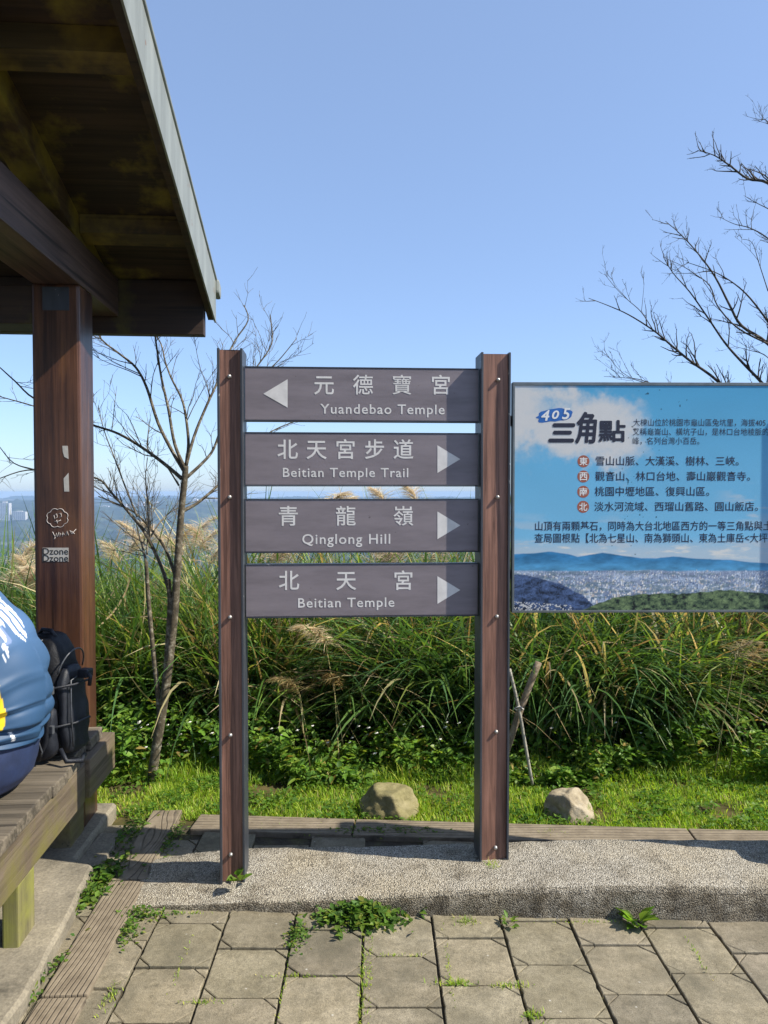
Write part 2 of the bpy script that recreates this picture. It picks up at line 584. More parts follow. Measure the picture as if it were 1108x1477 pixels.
gnt.links.new(mix(gnt, mr.outputs[0], gnear, gfar), gbs.inputs['Base Color'])
gbs.inputs['Roughness'].default_value = 0.95
gbs.inputs['Specular IOR Level'].default_value = 0.1
ground = mesh_np('ground', np.stack([gx, gy, gz], -1).reshape(-1, 3), q, gm, smooth=False)
tag(ground, 'hilltop ground falling away to a hazy wooded lowland and a far ridge', 'ground', kind='structure')

# the air: even haze round the camera and the whole scene
hz, hnt, hbs = new_mat('pale_haze')
hnt.nodes.remove(hbs)
pv = hnt.nodes.new('ShaderNodeVolumePrincipled')
pv.inputs['Color'].default_value = (0.46, 0.68, 1.0, 1)
pv.inputs['Density'].default_value = 0.00016
pv.inputs['Anisotropy'].default_value = 0.0
hnt.links.new(pv.outputs[0], hnt.nodes['Material Output'].inputs['Volume'])
haze = MB().box(-7600, 7600, -7600, 7600, -260, 7.0).build('haze', hz)
tag(haze, 'pale blue haze lying over the lowland and the far ridge', 'haze', kind='stuff')


# ------------------------------------------------------------------ buildings far off
def building(px, py_base, y, w, h, dpt, col, label, group=None, name='apartment_tower'):
    b0 = P(px, py_base, y)
    root = empty(name, (b0.x, b0.y, b0.z - 20))
    wall = MB().box(-w / 2, w / 2, 0, dpt, 0, h + 20)
    wm = M.setdefault('bw%s' % (col,), m_plain('far_wall', col, 0.8, 0, 0.1, 0.05, 0))
    wall.build('wall', wm, root)
    MB().box(-w * 0.2, w * 0.2, dpt * 0.3, dpt * 0.7, h + 20, h + 20 + h * 0.08).build('roof_house', wm, root)
    wi = MB()
    nf = max(3, int(h / 5)); nc = max(2, int(w / 7))
    for i in range(nf):
        for j in range(nc):
            x0 = -w / 2 + w * (j + 0.22) / nc; z0 = 20 + h * (i + 0.25) / nf
            wi.box(x0, x0 + w / nc * 0.56, -0.25, 0.0, z0, z0 + h / nf * 0.5)
    wi.build('windows', M['far_window'], root)
    return tag(root, label, 'building', group)


M['far_window'] = m_plain('far_window', (0.08, 0.10, 0.13), 0.3, 0, 0.2, 0.1, 0)
for (px, pb, w, h, col, lab) in (
        (6, 757, 40, 84, (0.50, 0.49, 0.48), 'tall pale tower block at the left edge above the hazy forest'),
        (27, 753, 52, 40, (0.48, 0.47, 0.45), 'lower pale slab block beside the tall tower at left edge'),
        (15, 768, 70, 30, (0.75, 0.74, 0.72), 'white works building low in the hazy forest at left edge'),
        (52, 765, 110, 34, (0.78, 0.77, 0.75), 'long white factory block in the forest left of the pavilion post')):
    building(px, pb, 2900, w, h, 20, col, lab)
grp = 'tiny towers along the far ridge'
for i, (px, w, h) in enumerate([(178, 22, 30), (190, 30, 22), (203, 26, 34), (214, 40, 20), (226, 24, 36), (240, 30, 28), (273, 26, 44), (281, 20, 52),
                                (289, 24, 40), (298, 28, 54), (306, 22, 60), (312, 26, 48), (36, 24, 24), (150, 34, 18), (372, 26, 40), (410, 40, 26), (455, 30, 34)]):
    building(px, 736 - (i % 3), 3700, w * 1.3, h, 18, (0.66, 0.64, 0.62), 'tiny pale tower block on the hazy skyline of the far ridge', grp)


# ------------------------------------------------------------------ paving
def in_paved(x, y):
    return y < 3.44 - 0.065 * x


pv_v, pv_f, pv_t = [], [], []
def paver_poly(pts, z, tint, tilt):
    c = sum((Vector(p) for p in pts), Vector((0, 0))) / len(pts)
    fine = []
    for i, p in enumerate(pts):          # chipped, uneven arrises
        q_ = pts[(i + 1) % len(pts)]
        d_ = Vector(q_) - Vector(p)
        m_ = max(1, int(d_.length / 0.022))
        for k_ in range(m_):
            w_ = Vector(p) + d_ * k_ / m_
            j_ = 0.0016 * mnoise.noise(Vector((w_.x * 60, w_.y * 60, 1.0))) + (0.004 if random.random() < 0.05 and m_ > 3 else 0.0)
            fine.append(w_ + (c - w_).normalized() * j_)
    pts = fine
    n = len(pts); base = len(pv_v)
    for (ins, dz) in ((0.0025, 0.0), (0.0004, -0.0022), (0.0, -0.016)):
        for p in pts:
            p = Vector(p); d = c - p
            q_ = p + d.normalized() * ins * 1.4
            pv_v.append((q_.x, q_.y, z + dz + tilt[0] * (q_.x - c.x) + tilt[1] * (q_.y - c.y)))
            pv_t.append(tint)
    pv_f.append(tuple(base + i for i in range(n)))
    for r_ in range(2):
        for i in range(n):
            j = (i + 1) % n
            pv_f.append((base + r_ * n + i, base + (r_ + 1) * n + i, base + (r_ + 1) * n + j, base + r_ * n + j))


S, SY = 0.256, 0.2595
for k in range(-4, 14):
    x0 = -0.329 + S * k
    off = 2.435 + 0.107 * k
    j0 = int((1.2 - off) / SY) - 1
    for j in range(j0, j0 + 14):
        y0 = off + SY * j
        if not in_paved(x0 + S / 2, y0 + 0.13): continue
        g = 0.0040; cu = 0.047
        xa, xb, ya, yb = x0 + g, x0 + S - g, y0 + g, y0 + SY - g
        t = random.uniform(0.76, 1.16); tt = (t, t * random.uniform(0.97, 1.0), t * random.uniform(0.93, 1.0))
        z = random.uniform(-0.003, 0.003); tl = (random.uniform(-.014, .014), random.uniform(-.014, .014))
        sh = lambda pts: [(px_ - 0.0083 * (py_ - 2.27), py_) for px_, py_ in pts]
        e = 0.0016
        paver_poly(sh([(xa + cu + e, ya), (xb - cu - e, ya), (xb, ya + cu + e), (xb, yb - cu - e), (xb - cu - e, yb), (xa + cu + e, yb), (xa, yb - cu - e), (xa, ya + cu + e)]), z, tt, tl)
        for tri in ([(xa, ya), (xa + cu - e, ya), (xa, ya + cu - e)], [(xb, ya), (xb, ya + cu - e), (xb - cu + e, ya)],
                    [(xb, yb), (xb - cu + e, yb), (xb, yb - cu + e)], [(xa, yb), (xa, yb - cu + e), (xa + cu - e, yb)]):
            paver_poly(sh(tri), z, tt, tl)
me = bpy.data.meshes.new('paving')
me.from_pydata(pv_v, [], pv_f)
ca = me.color_attributes.new('tint', 'FLOAT_COLOR', 'POINT')
ca.data.foreach_set('color', np.concatenate([np.array(pv_t, dtype=np.float32), np.ones((len(pv_t), 1), np.float32)], 1).ravel())
paving = link('paving', me, M['paver'])
tag(paving, 'grey concrete pavers with grooved corners and mossy joints', 'paving', kind='structure')
bed = MB().add([(-1.2, 0.6, -0.013), (3.4, 0.6, -0.013), (3.4, 3.3, -0.013), (-1.2, 3.6, -0.013)], [(0, 1, 2, 3)]).build('path', M['joint'])
tag(bed, 'dark soil bed showing in the paver joints', 'path', kind='structure')


# kerb slab: rounded nose, high at the right and running out at the left
def lerp_tab(t, tab):
    return float(np.interp(t, [p[0] for p in tab], [p[1] for p in tab]))


kv, kf = [], []
xs = np.linspace(-1.0, 3.2, 260)
prof_n = 0
for x in xs:
    wob = 0.006 * mnoise.noise(Vector((x * 9, 1.7, 0))) + 0.004 * mnoise.noise(Vector((x * 30, 4.7, 0)))
    yf = 2.798 - 0.0388 * x + wob
    yb = 3.175 - 0.03 * x
    lip = lerp_tab(x, [(-1.0, 0.006), (-0.8, 0.02), (-0.41, 0.042), (0.0, 0.07), (0.4, 0.102), (0.9, 0.126), (3, 0.138)])
    top = lerp_tab(x, [(-1.0, 0.012), (-0.85, 0.04), (-0.62, 0.068), (0.0, 0.085), (0.4, 0.104), (0.9, 0.128), (3, 0.140)])
    pr = [(0.0, -0.01), (0.002, lip * 0.45), (0.005, lip * 0.82), (0.016, lip * 0.97), (0.045, lip * 1.0), (0.09, lip * 0.6 + top * 0.4)]
    pr += [(0.09 + (yb - yf - 0.09) * t, lip * 0.6 * (1 - t) + top * (0.4 + 0.6 * t)) for t in (0.2, 0.4, 0.6, 0.8, 0.97)] + [(yb - yf, top - 0.012), (yb - yf + 0.004, -0.01)]
    prof_n = len(pr)
    for i, (dy, z) in enumerate(pr):
        z2 = z + (0.004 * mnoise.noise(Vector((x * 14, dy * 14, 2))) if 0 < i < prof_n - 1 else 0)
        kv.append((x, yf + dy, z2))
for i in range(len(xs) - 1):
    for k in range(prof_n - 1):
        kf.append((i * prof_n + k, (i + 1) * prof_n + k, (i + 1) * prof_n + k + 1, i * prof_n + k + 1))
kf.append(tuple(range(prof_n)))
kf.append(tuple((len(xs) - 1) * prof_n + k for k in range(prof_n - 1, -1, -1)))
kerb = mesh_np('kerb', np.array(kv), np.array([f for f in kf if len(f) == 4]), M['agg'], smooth=True)
tag(kerb, 'low exposed-aggregate concrete kerb under the signs', 'kerb', kind='structure')


# edging planks of cast concrete with a wood grain
def plank(p0, p1, w, mat, lab, z=0.014):
    p0, p1 = Vector((p0[0], p0[1], 0)), Vector((p1[0], p1[1], 0))
    d = (p1 - p0).normalized(); n = Vector((-d.y, d.x, 0))
    mb = MB().hexa([p0 - n * w / 2 + Vector((0, 0, -.05)), p1 - n * w / 2 + Vector((0, 0, -.05)), p1 + n * w / 2 + Vector((0, 0, -.05)), p0 + n * w / 2 + Vector((0, 0, -.05)),
                    p0 - n * w / 2 + Vector((0, 0, z)), p1 - n * w / 2 + Vector((0, 0, z)), p1 + n * w / 2 + Vector((0, 0, z)), p0 + n * w / 2 + Vector((0, 0, z))])
    o = mb.build('edging_plank', mat, bevel=0.006)
    return tag(o, lab, 'edging plank', 'wood-grain concrete edging planks')


for (ya, yb, lab) in ((3.03, 3.70, 'wood-grain edging plank with looped rings, far end beside the lawn corner'),
                      (2.322, 3.02, 'middle wood-grain edging plank between the pavilion floor and the pavers'),
                      (1.55, 2.312, 'nearest wood-grain edging plank at the bottom left corner')):
    xc = lambda y: -1.005 - 0.052 * (y - 2.25)
    plank((xc(ya), ya), (xc(yb), yb), 0.145, M['plank_loop'] if 'rings' in lab else M['plank_y'], lab)
xx = -1.0
for i, (ln_, lab) in enumerate(((0.86, 'wood-grain edging plank bordering the lawn behind the left sign post'), (0.62, 'wood-grain edging plank bordering the lawn in front of the mossy boulder'),
                                (0.95, 'wood-grain edging plank bordering the lawn below the pale boulder'), (0.6, 'wood-grain edging plank bordering the lawn at the right edge'), (0.8, None))):
    if lab is None: break
    yc = lambda x: 3.505 - 0.065 * x
    plank((xx + (0.09 if i == 0 else 0), yc(xx)), (xx + ln_ - 0.008, yc(xx + ln_)), 0.17, M['plank_x'], lab)
    xx += ln_

# pavilion floor slab
PO = Vector((-1.49, 3.5, 0))
PA = math.atan(0.072)
pe_l = []
fl = MB()
ed = [(-1.095, 1.7), (-1.105, 2.27), (-1.15, 2.7), (-1.205, 3.06), (-1.30, 3.12), (-1.33, 3.68), (-5.2, 3.5), (-5.0, -1.2), (-0.95, -1.2)]
nE = len(ed)
edj = []
for i in range(nE):
    p, q_ = Vector(ed[i]), Vector(ed[(i + 1) % nE])
    m_ = max(1, int((q_ - p).length / 0.06)) if i < 5 else 1
    for k in range(m_):
        s_ = p + (q_ - p) * k / m_
        edj.append((s_.x + (0.008 * mnoise.noise(Vector((s_.y * 11, s_.x * 7, 3))) if i < 5 else 0), s_.y))
n_ = len(edj)
fl.add([(x, y, -0.03) for x, y in edj] + [(x, y, 0.045) for x, y in edj] + [(x - 0.012, y - 0.003, 0.058) for x, y in edj],
       [(i, (i + 1) % n_, n_ + (i + 1) % n_, n_ + i) for i in range(n_)] + [(n_ + i, n_ + (i + 1) % n_, 2 * n_ + (i + 1) % n_, 2 * n_ + i) for i in range(n_)] + [tuple(2 * n_ + i for i in range(n_))])
floor = fl.build('floor', M['concrete'])
tag(floor, 'worn concrete floor slab of the pavilion', 'floor', kind='structure')
st2 = MB().hexa([(-1.31, 3.10, -0.03), (-1.19, 3.12, -0.03), (-1.215, 3.42, -0.03), (-1.31, 3.42, -0.03), (-1.31, 3.10, 0.02), (-1.195, 3.12, 0.022), (-1.22, 3.41, 0.03), (-1.31, 3.42, 0.03)]).build('pavement', M['concrete'], bevel=0.008)
tag(st2, 'broken low strip of concrete beside the pavilion floor', 'pavement', kind='structure')


# ------------------------------------------------------------------ lettering
_dg = None
def text_mesh(body, bold=0.0, spacing=1.0, shear=0.0):
    cu = bpy.data.curves.new('lettering', 'FONT')
    cu.body = body
    cu.offset = bold
    cu.space_character = spacing
    cu.shear = shear
    cu.resolution_u = 3
    o = bpy.data.objects.new('lettering', cu)
    COL.objects.link(o)
    dg = bpy.context.evaluated_depsgraph_get()
    me = bpy.data.meshes.new_from_object(o.evaluated_get(dg))
    bpy.data.objects.remove(o)
    bpy.data.curves.remove(cu)
    v = np.empty(len(me.vertices) * 3); me.vertices.foreach_get('co', v); v = v.reshape(-1, 3)
    f = [tuple(p.vertices) for p in me.polygons]
    bpy.data.meshes.remove(me)
    return v, f


def text_fit(mb, body, u0, u1, v0, v1, y, bold=0.0, spacing=1.0, shear=0.0, th=0.0):
    """fit the word into the rectangle u0..u1, v0..v1 of a board facing -y"""
    v, f = text_mesh(body, bold, spacing, shear)
    mn, mx = v.min(0), v.max(0)
    u = u0 + (v[:, 0] - mn[0]) / (mx[0] - mn[0]) * (u1 - u0)
    w = v0 + (v[:, 1] - mn[1]) / (mx[1] - mn[1]) * (v1 - v0)
    mb.add([(a_, y, b_) for a_, b_ in zip(u, w)], f)


# ------------------------------------------------------------------ direction sign
YAW = R(3.5)
S0 = Vector(P(318, 1272, 2.93)); S0.z = 0.0
sign = empty('direction_sign', S0, YAW)
tag(sign, 'two-post trail direction sign with four grey plates, arrows and bilingual lettering', 'sign')
SI = Matrix.Rotation(-YAW, 4, 'Z') @ Matrix.Translation(-S0)
SE = Vector((math.cos(YAW), math.sin(YAW), 0))
SN = Vector((SE.y, -SE.x, 0))


def on_plane(px, py, off):
    """point of the plane 'off' behind the sign's front, in the sign's own coordinates (u along, z up)"""
    o_ = S0 - SN * off
    r0 = P(px, py, 1.0) - Vector((0, 0, CAM_H))
    t = (o_ - Vector((0, 0, CAM_H))).dot(SN) / r0.dot(SN)
    p = SI @ (Vector((0, 0, CAM_H)) + r0 * t)
    return p.x, p.z


PD = 0.13
def sign_post(u0, u1, ztop, bolts, grime):
    root = empty('post')
    root.parent = sign
    fl_ = 0.009
    MB().box(u0, u0 + fl_, 0, PD, 0.04, ztop + 0.006).build('flange', M['steel'], root, bevel=0.0015)
    MB().box(u1 - fl_, u1, 0, PD, 0.04, ztop + 0.006).build('flange', M['steel'], root, bevel=0.0015)
    # the timber core, its face a little wavy
    mb = MB(); nz, nu = 60, 5
    ua, ub = u0 + fl_, u1 - fl_
    for zi in range(nz + 1):
        z = 0.05 + (ztop - 0.05) * zi / nz
        for ui in range(nu + 1):
            u = ua + (ub - ua) * ui / nu
            mb.v.append((u, 0.013 + 0.003 * mnoise.noise(Vector((u * 12, z * 2.2, u0 * 9))), z))
    for zi in range(nz):
        for ui in range(nu):
            k = zi * (nu + 1) + ui
            mb.f.append((k, k + 1, k + nu + 2, k + nu + 1)); mb.s.append(True)
    mb.box(ua, ub, 0.0165, PD - 0.012, 0.05, ztop)
    top = len(mb.v)
    mb.add([(ua, 0.013, ztop + 0.001), (ub, 0.013, ztop + 0.001), (ub, 0.02, ztop + 0.001), (ua, 0.02, ztop + 0.001)], [(0, 1, 2, 3)])
    mb.build('timber', M['post_wood'], root)
    for (bu, bz) in bolts:
        MB().dome((bu, 0.0115, bz), (0, -1, 0), 0.0088, 0.011).build('bolt', M['bolt'], root)
    return root


bz = []
uL0, _ = on_plane(314.5, 800, 0); uL1, _ = on_plane(351, 800, 0)
uR0, _ = on_plane(693.5, 800, 0); uR1, _ = on_plane(736, 800, 0)
zt = on_plane(332, 504, 0)[1]
sign_post(uL0, uL1, zt, [on_plane(331 + (y_ - 543) * 0.003, y_, 0.013) for y_ in (543, 717, 890, 1060, 1232)], 0)
sign_post(uR0, uR1, on_plane(715, 510, 0)[1], [on_plane(718.5 - (y_ - 548) * 0.006, y_, 0.013) for y_ in (548, 717, 889, 1055, 1222)], 1)

PF = 0.040     # plate front behind the posts' front
plates = [  # top row, bottom row, arrow side, chinese (chars, first centre px, last centre px, row), english (text, px0, px1, row top, row bottom)
    (531.5, 607, 'L', '元德寶宮', 467.5, 636, 556, 'Yuandebao Temple', 462, 641.5, 583, 601.5, 'top grey plate reading Yuandebao Temple with a left arrow'),
    (625.5, 700, 'R', '北天宮步道', 415, 582, 649, 'Beitian Temple Trail', 408, 589, 675, 692.5, 'second grey plate reading Beitian Temple Trail with a right arrow'),
    (721, 795.5, 'R', '青龍嶺', 416, 582, 745, 'Qinglong Hill', 436, 563, 770, 789, 'third grey plate reading Qinglong Hill with a right arrow'),
    (814.5, 888.5, 'R', '北天宮', 417, 582, 838, 'Beitian Temple', 430, 569, 862, 880, 'lowest grey plate reading Beitian Temple with a right arrow')]
for (t0, t1, side, zh, c0, c1, cy, en, e0, e1, ey0, ey1, lab) in plates:
    mid = 525
    za, zb = on_plane(mid, t1, PF)[1], on_plane(mid, t0, PF)[1]
    pl = MB().box(uL1 + 0.003, uR0 - 0.003, PF, PF + 0.03, za, zb).build('plate', M['plate'], sign, bevel=0.003)
    pl['label'] = lab
    # folded lip along the top and the bottom
    lp = MB()
    lp.box(uL1 + 0.003, uR0 - 0.003, PF - 0.0015, PF + 0.032, zb + 0.0005, zb + 0.0045)
    lp.box(uL1 + 0.003, uR0 - 0.003, PF - 0.0015, PF + 0.032, za - 0.0045, za - 0.0005)
    lp.build('plate_lip', M['steel'], pl)
    yT = PF - 0.0009
    mb = MB()
    n = len(zh)
    half = 0.0405
    for i, ch in enumerate(zh):
        u, z = on_plane(c0 + (c1 - c0) * i / (n - 1), cy, PF)
        v, f = text_mesh(ch, 0.004 if ch in '寶' else 0.007 if ch in '龍嶺德' else 0.011)
        mn, mx = v.min(0), v.max(0)
        sc = 0.084
        cx = (mn[0] + mx[0]) / 2
        mb.add([(u + (a_[0] - cx) * sc, yT, z + (a_[1] - 0.345) * sc) for a_ in v], f)
    # the second-from-right 'Trail' sits close to 'Temple' on the plate, like the rest it is one line
    ua, _ = on_plane(e0, cy, PF); ub, _ = on_plane(e1, cy, PF)
    desc = any(ch in en for ch in 'pgqy')
    _, zlo = on_plane(mid, ey1, PF); _, zhi = on_plane(mid, ey0, PF)
    text_fit(mb, en, ua, ub, zlo, zhi, yT, 0.010, 1.12)
    mb.build('lettering', M['letter'], pl)
    if side == 'L': tri = ((380, 568), (415, 588), (415, 547))
    else:
        r0_ = (t0 + t1) / 2 - 0.5
        tri = ((664, r0_), (631, r0_ - 20), (631, r0_ + 20))
    tv = [on_plane(a_, b_, PF) for a_, b_ in tri]
    MB().add([(u, yT, z) for u, z in tv], [(0, 1, 2)]).build('arrow', M['letter'], pl)


# ------------------------------------------------------------------ information board
B0 = P(738.5, 884, 3.0)
B1z = P(738.5, 551, 3.0).z
BW = 1.21
BYAW = R(0.8)
board = empty('information_board', (B0.x, B0.y, B0.z), BYAW)
tag(board, 'printed blue summit information board with a city photo and dark Chinese text', 'information board')
BH = B1z - B0.z
BS = 3.0 / F_PX                # metres per photograph pixel at the board
fw = 0.012
fr = MB()
fr.box(0, BW, 0.0, 0.04, 0, 0.010).box(0, BW, 0.0, 0.04, BH - 0.013, BH).box(0, fw * 0.75, 0.0, 0.04, 0.010, BH - 0.013).box(BW - fw, BW, 0.0, 0.04, 0.010, BH - 0.013)
M['frame'] = m_plain('grey_aluminium_frame', (0.16, 0.175, 0.18), 0.4, 0.5, 0.2, 20, 0.05)
fr.build('frame', M['frame'], board, bevel=0.0015)
MB().box(fw * 0.75, BW - fw, 0.004, 0.036, 0.010, BH - 0.013).build('back_panel', M['frame'], board)
bp = empty('post'); bp.parent = board
pw = MB().box(BW + 0.005, BW + 0.19, -0.055, 0.10, -B0.z + 0.10, BH + 0.06).build('post_timber', M['post_wood'], bp, bevel=0.03, segs=4)
MB().box(BW - 0.06, BW + 0.30, -0.14, 0.16, -B0.z + 0.08, -B0.z + 0.40).build('shadow_block', M['concrete'], bp, bevel=0.06, segs=4)  # unseen block added to cast the low rounded shadow across the kerb
for zz in (0.15, BH - 0.15):
    MB().box(-0.03, 0.03, 0.0405, 0.075, zz - 0.02, zz + 0.02).build('bracket', M['steel'], board, bevel=0.002)
# the print: sky, clouds, hills, city, woods
U0, U1, V0, V1 = fw * 0.75, BW - fw, 0.010, BH - 0.013
nu, nv = 520, 400
uu, vv = np.meshgrid(np.linspace(U0, U1, nu), np.linspace(V0, V1, nv))
px = 738 + uu / BS; py = 551 + (BH - vv) / BS          # photograph pixels
def vnoise(x, y, octaves, seed):
    r = np.zeros_like(x); amp, fr, tot = 1.0, 1.0, 0.0
    for o in range(octaves):
        tab = np.random.default_rng(int(seed * 37) + o).random((256, 256))
        X, Y = x * fr, y * fr
        xi, yi = np.floor(X).astype(int), np.floor(Y).astype(int)
        fx, fy = X - xi, Y - yi
        fx, fy = fx * fx * (3 - 2 * fx), fy * fy * (3 - 2 * fy)
        g = lambda a_, b_: tab[(yi + b_) % 256, (xi + a_) % 256]
        r += amp * ((g(0, 0) * (1 - fx) + g(1, 0) * fx) * (1 - fy) + (g(0, 1) * (1 - fx) + g(1, 1) * fx) * fy)
        tot += amp; amp *= 0.55; fr *= 2.03
    return (r / tot - 0.5) * 2
def N(sx, sy, o=5, s=1.0): return vnoise(px / sx * 1.6 + 40, py / sy * 1.6 + 40, o, s)
sk = np.clip((py - 560) / 230, 0, 1)[..., None]
img = (1 - sk) * np.array([0.075, 0.34, 0.58]) + sk * np.array([0.20, 0.50, 0.74])
img = img * (1 + 0.10 * N(200, 120, 3, 9)[..., None])
cl = np.exp(-(((px - 805 - 45 * N(60, 60, 4, 2)) / 135) ** 4) - (np.abs(py - 612 - (px - 800) * 0.12 - 42 * N(45, 45, 5, 3)) / 52) ** 3)
cl = np.maximum(cl, 0.95 * np.exp(-((px - 745) / 55) ** 2 - ((py - 585 - 15 * N(40, 40, 4, 3)) / 70) ** 2))
cl = sstep(0.12, 0.92, cl + 0.16 * N(18, 14, 4, 4))
img = img * (1 - cl[..., None]) + cl[..., None] * np.array([0.60, 0.60, 0.60])
c2 = sstep(0.0, 0.5, N(110, 22, 5, 6) + 0.10 * N(20, 8, 3, 7)) * sstep(725, 790, py) * 0.75
c2 = np.maximum(c2, 0.8 * sstep(0.15, 0.6, N(60, 18, 5, 8)) * sstep(1020, 1090, px) * sstep(690, 725, py))
c2 = np.maximum(c2, 0.65 * sstep(772, 797, py))
img = img * (1 - c2[..., None]) + c2[..., None] * np.array([0.52, 0.55, 0.58])
c3 = sstep(0.1, 0.6, N(45, 8, 4, 15)) * sstep(775, 792, py) * sstep(812, 798, py)
img = img * (1 - c3[..., None]) + c3[..., None] * np.array([0.66, 0.66, 0.64])
rid = np.interp(px, [738, 760, 790, 812, 833, 850, 870, 900, 926, 970, 1020, 1060, 1108, 1180, 1300, 1600], [799, 798, 795, 798, 803, 799, 797, 801, 805, 803, 806, 808, 813, 806, 800, 810]) + 1.5 * N(40, 1e9, 4, 3)
mt = sstep(-0.8, 0.8, py - rid)[..., None]
mcol = (np.array([0.035, 0.19, 0.40]) + sstep(800, 825, py)[..., None] * np.array([0.05, 0.10, 0.10])) * (1 + 0.55 * N(26, 9, 5, 11)[..., None])
img = img * (1 - mt) + mt * mcol
cb = sstep(-1.5, 1.5, py - (823 + 1.5 * N(60, 1e9, 3, 2)))[..., None]
blk = rng.random((nv, nu)); blk2 = rng.random((nv // 2 + 1, nu // 2 + 1)).repeat(2, 0).repeat(2, 1)[:nv, :nu]
city = 0.24 + 0.16 * blk2 + 0.20 * N(60, 7, 5, 5)
city = np.clip(city, 0.04, 0.8)
citc = np.stack([city * 0.80, city * 0.98, city * 1.15 + 0.07], -1)
tow = (rng.random((1, nu)) > 0.78) & (rng.random((nv // 8 + 1, nu)).repeat(8, 0)[:nv] > 0.6)
citc = np.where(tow[..., None], citc * 1.35 + 0.05, citc)
img = img * (1 - cb) + cb * citc
hl = np.interp(px, [738, 758, 780, 810, 840, 870], [828, 829, 834, 843, 858, 885]) + 1.5 * N(20, 20, 4, 1)
hm_ = (sstep(-1, 1, py - hl) * (px < 872))[..., None]
img = img * (1 - hm_) + hm_ * np.array([0.045, 0.075, 0.16]) * np.clip(1 + 1.3 * N(14, 8, 5, 12)[..., None] + 0.8 * (blk2[..., None] - 0.5), 0.25, 3)
wl = ((py > 868 + 0.07 * (px - 750)) & (px < 826) & (blk2 + 0.5 * N(12, 4, 3, 44) > 0.72))[..., None]
img = np.where(wl, np.array([0.55, 0.55, 0.55]) * (0.7 + 0.5 * blk[..., None]), img)
gh = np.interp(px, [738, 832, 850, 886, 926, 985, 1055, 1108, 1200, 1600], [900, 884, 876, 862, 857, 856, 851, 856, 862, 858]) + 2.0 * N(14, 14, 4, 6)
gm_ = sstep(-0.8, 0.8, py - gh)[..., None]
gr_ = 0.35 + 1.9 * N(12, 7, 5, 13) + 0.8 * (blk2 - 0.5)
img = img * (1 - gm_) + gm_ * np.clip(np.stack([0.045 + 0.09 * gr_, 0.075 + 0.12 * gr_, 0.045 + 0.05 * gr_], -1), 0.010, 1)
cr = np.random.default_rng(5)
order = np.sort(cr.uniform(823.5, 880, 3000))
pal = np.array([[0.62, 0.64, 0.68], [0.50, 0.55, 0.63], [0.70, 0.68, 0.64], [0.34, 0.42, 0.54], [0.20, 0.27, 0.40], [0.55, 0.50, 0.48], [0.12, 0.18, 0.30]])
for yb_ in order:
    xb_ = cr.uniform(738, 1130)
    hy = np.interp(xb_, [738, 758, 780, 810, 840, 870, 872, 1200], [828, 829, 834, 843, 858, 885, 900, 900])
    if yb_ > min(hy, np.interp(xb_, [738, 832, 850, 886, 926, 985, 1055, 1108, 1200], [900, 884, 876, 862, 857, 856, 851, 856, 862])) - 0.5: continue
    k_ = (yb_ - 815) / 45.0
    w_ = cr.uniform(1.0, 3.6) * (0.45 + k_); h_ = cr.uniform(0.8, 3.2) * (0.45 + k_) * (2.2 if cr.random() < 0.06 else 1.0)
    i0 = int((xb_ - px[0, 0]) / (px[0, 1] - px[0, 0])); i1 = i0 + max(1, int(w_ / (px[0, 1] - px[0, 0])))
    j1 = int((py[0, 0] - (yb_ - h_)) / (py[0, 0] - py[1, 0])); j0 = min(j1 - 1, int((py[0, 0] - yb_) / (py[0, 0] - py[1, 0])))
    c_ = pal[cr.integers(len(pal))] * cr.uniform(0.85, 1.25)
    c_ = c_ * (1 - 0.35 * max(0, 1 - k_ * 1.2)) + np.array([0.30, 0.42, 0.58]) * 0.35 * max(0, 1 - k_ * 1.2)
    img[max(j0, 0):max(j1, 0), max(i0, 0):max(i1, 0)] = c_
    if i1 - i0 > 2: img[max(j0, 0):max(j1, 0), i1 - 1:i1] = c_ * 0.55
tr_ = (N(22, 5, 4, 31) > 0.18)[..., None] * cb * (1 - gm_) * (1 - hm_) * 0.55
img = img * (1 - tr_) + tr_ * np.array([0.10, 0.17, 0.20])
# scuffs and specks of dirt on the print
sp_ = (N(9, 9, 3, 21) > 0.62) & (py < 800) & (np.abs(px - 935 + (py - 640) * 0.25) < 40)
img = np.where(sp_[..., None], img * 0.25, img)
idx = np.arange(nu * nv).reshape(nv, nu)
q = np.stack([idx[:-1, :-1], idx[:-1, 1:], idx[1:, 1:], idx[1:, :-1]], -1).reshape(-1, 4)
M['print'] = m_attr('printed_panel', 0.38, 0.35, 0.05, 300)
pr = mesh_np('printed_panel', np.stack([uu.ravel(), np.full(uu.size, 0.0024), vv.ravel()], -1), q, M['print'], board, tint=np.clip(img.reshape(-1, 3), 0.0, 1))


def bu(x): return (x - 738) * BS
def bv(y): return BH - (y - 551) * BS


M['ink'] = m_plain('dark_ink', (0.012, 0.014, 0.035), 0.5, 0, 0.2, 40, 0)
M['disc'] = m_plain('brown_disc', (0.33, 0.10, 0.06), 0.5, 0, 0.1, 40, 0)
M['blob'] = m_plain('blue_brush_mark', (0.015, 0.12, 0.42), 0.5, 0, 0.15, 40, 0)
M['white_ink'] = m_plain('white_ink', (0.75, 0.75, 0.75), 0.5, 0, 0.05, 40, 0)
ink = MB()
YI = 0.0017
def line(body, x0, pitch, yc, h, bold=0.004):
    n = len(body)
    v, f = text_mesh(body, bold)
    mn, mx = v.min(0), v.max(0)
    adv = mx[0] / n if n else 1
    # CJK glyphs advance evenly; scale so that one advance is one pitch
    s = pitch * BS / 1.0
    k = 1.0
    ink.add([(bu(x0) + a_[0] * s * TXT_ADV, YI, bv(yc) + (a_[1] - 0.345) * h * BS * TXT_H) for a_ in v], f)


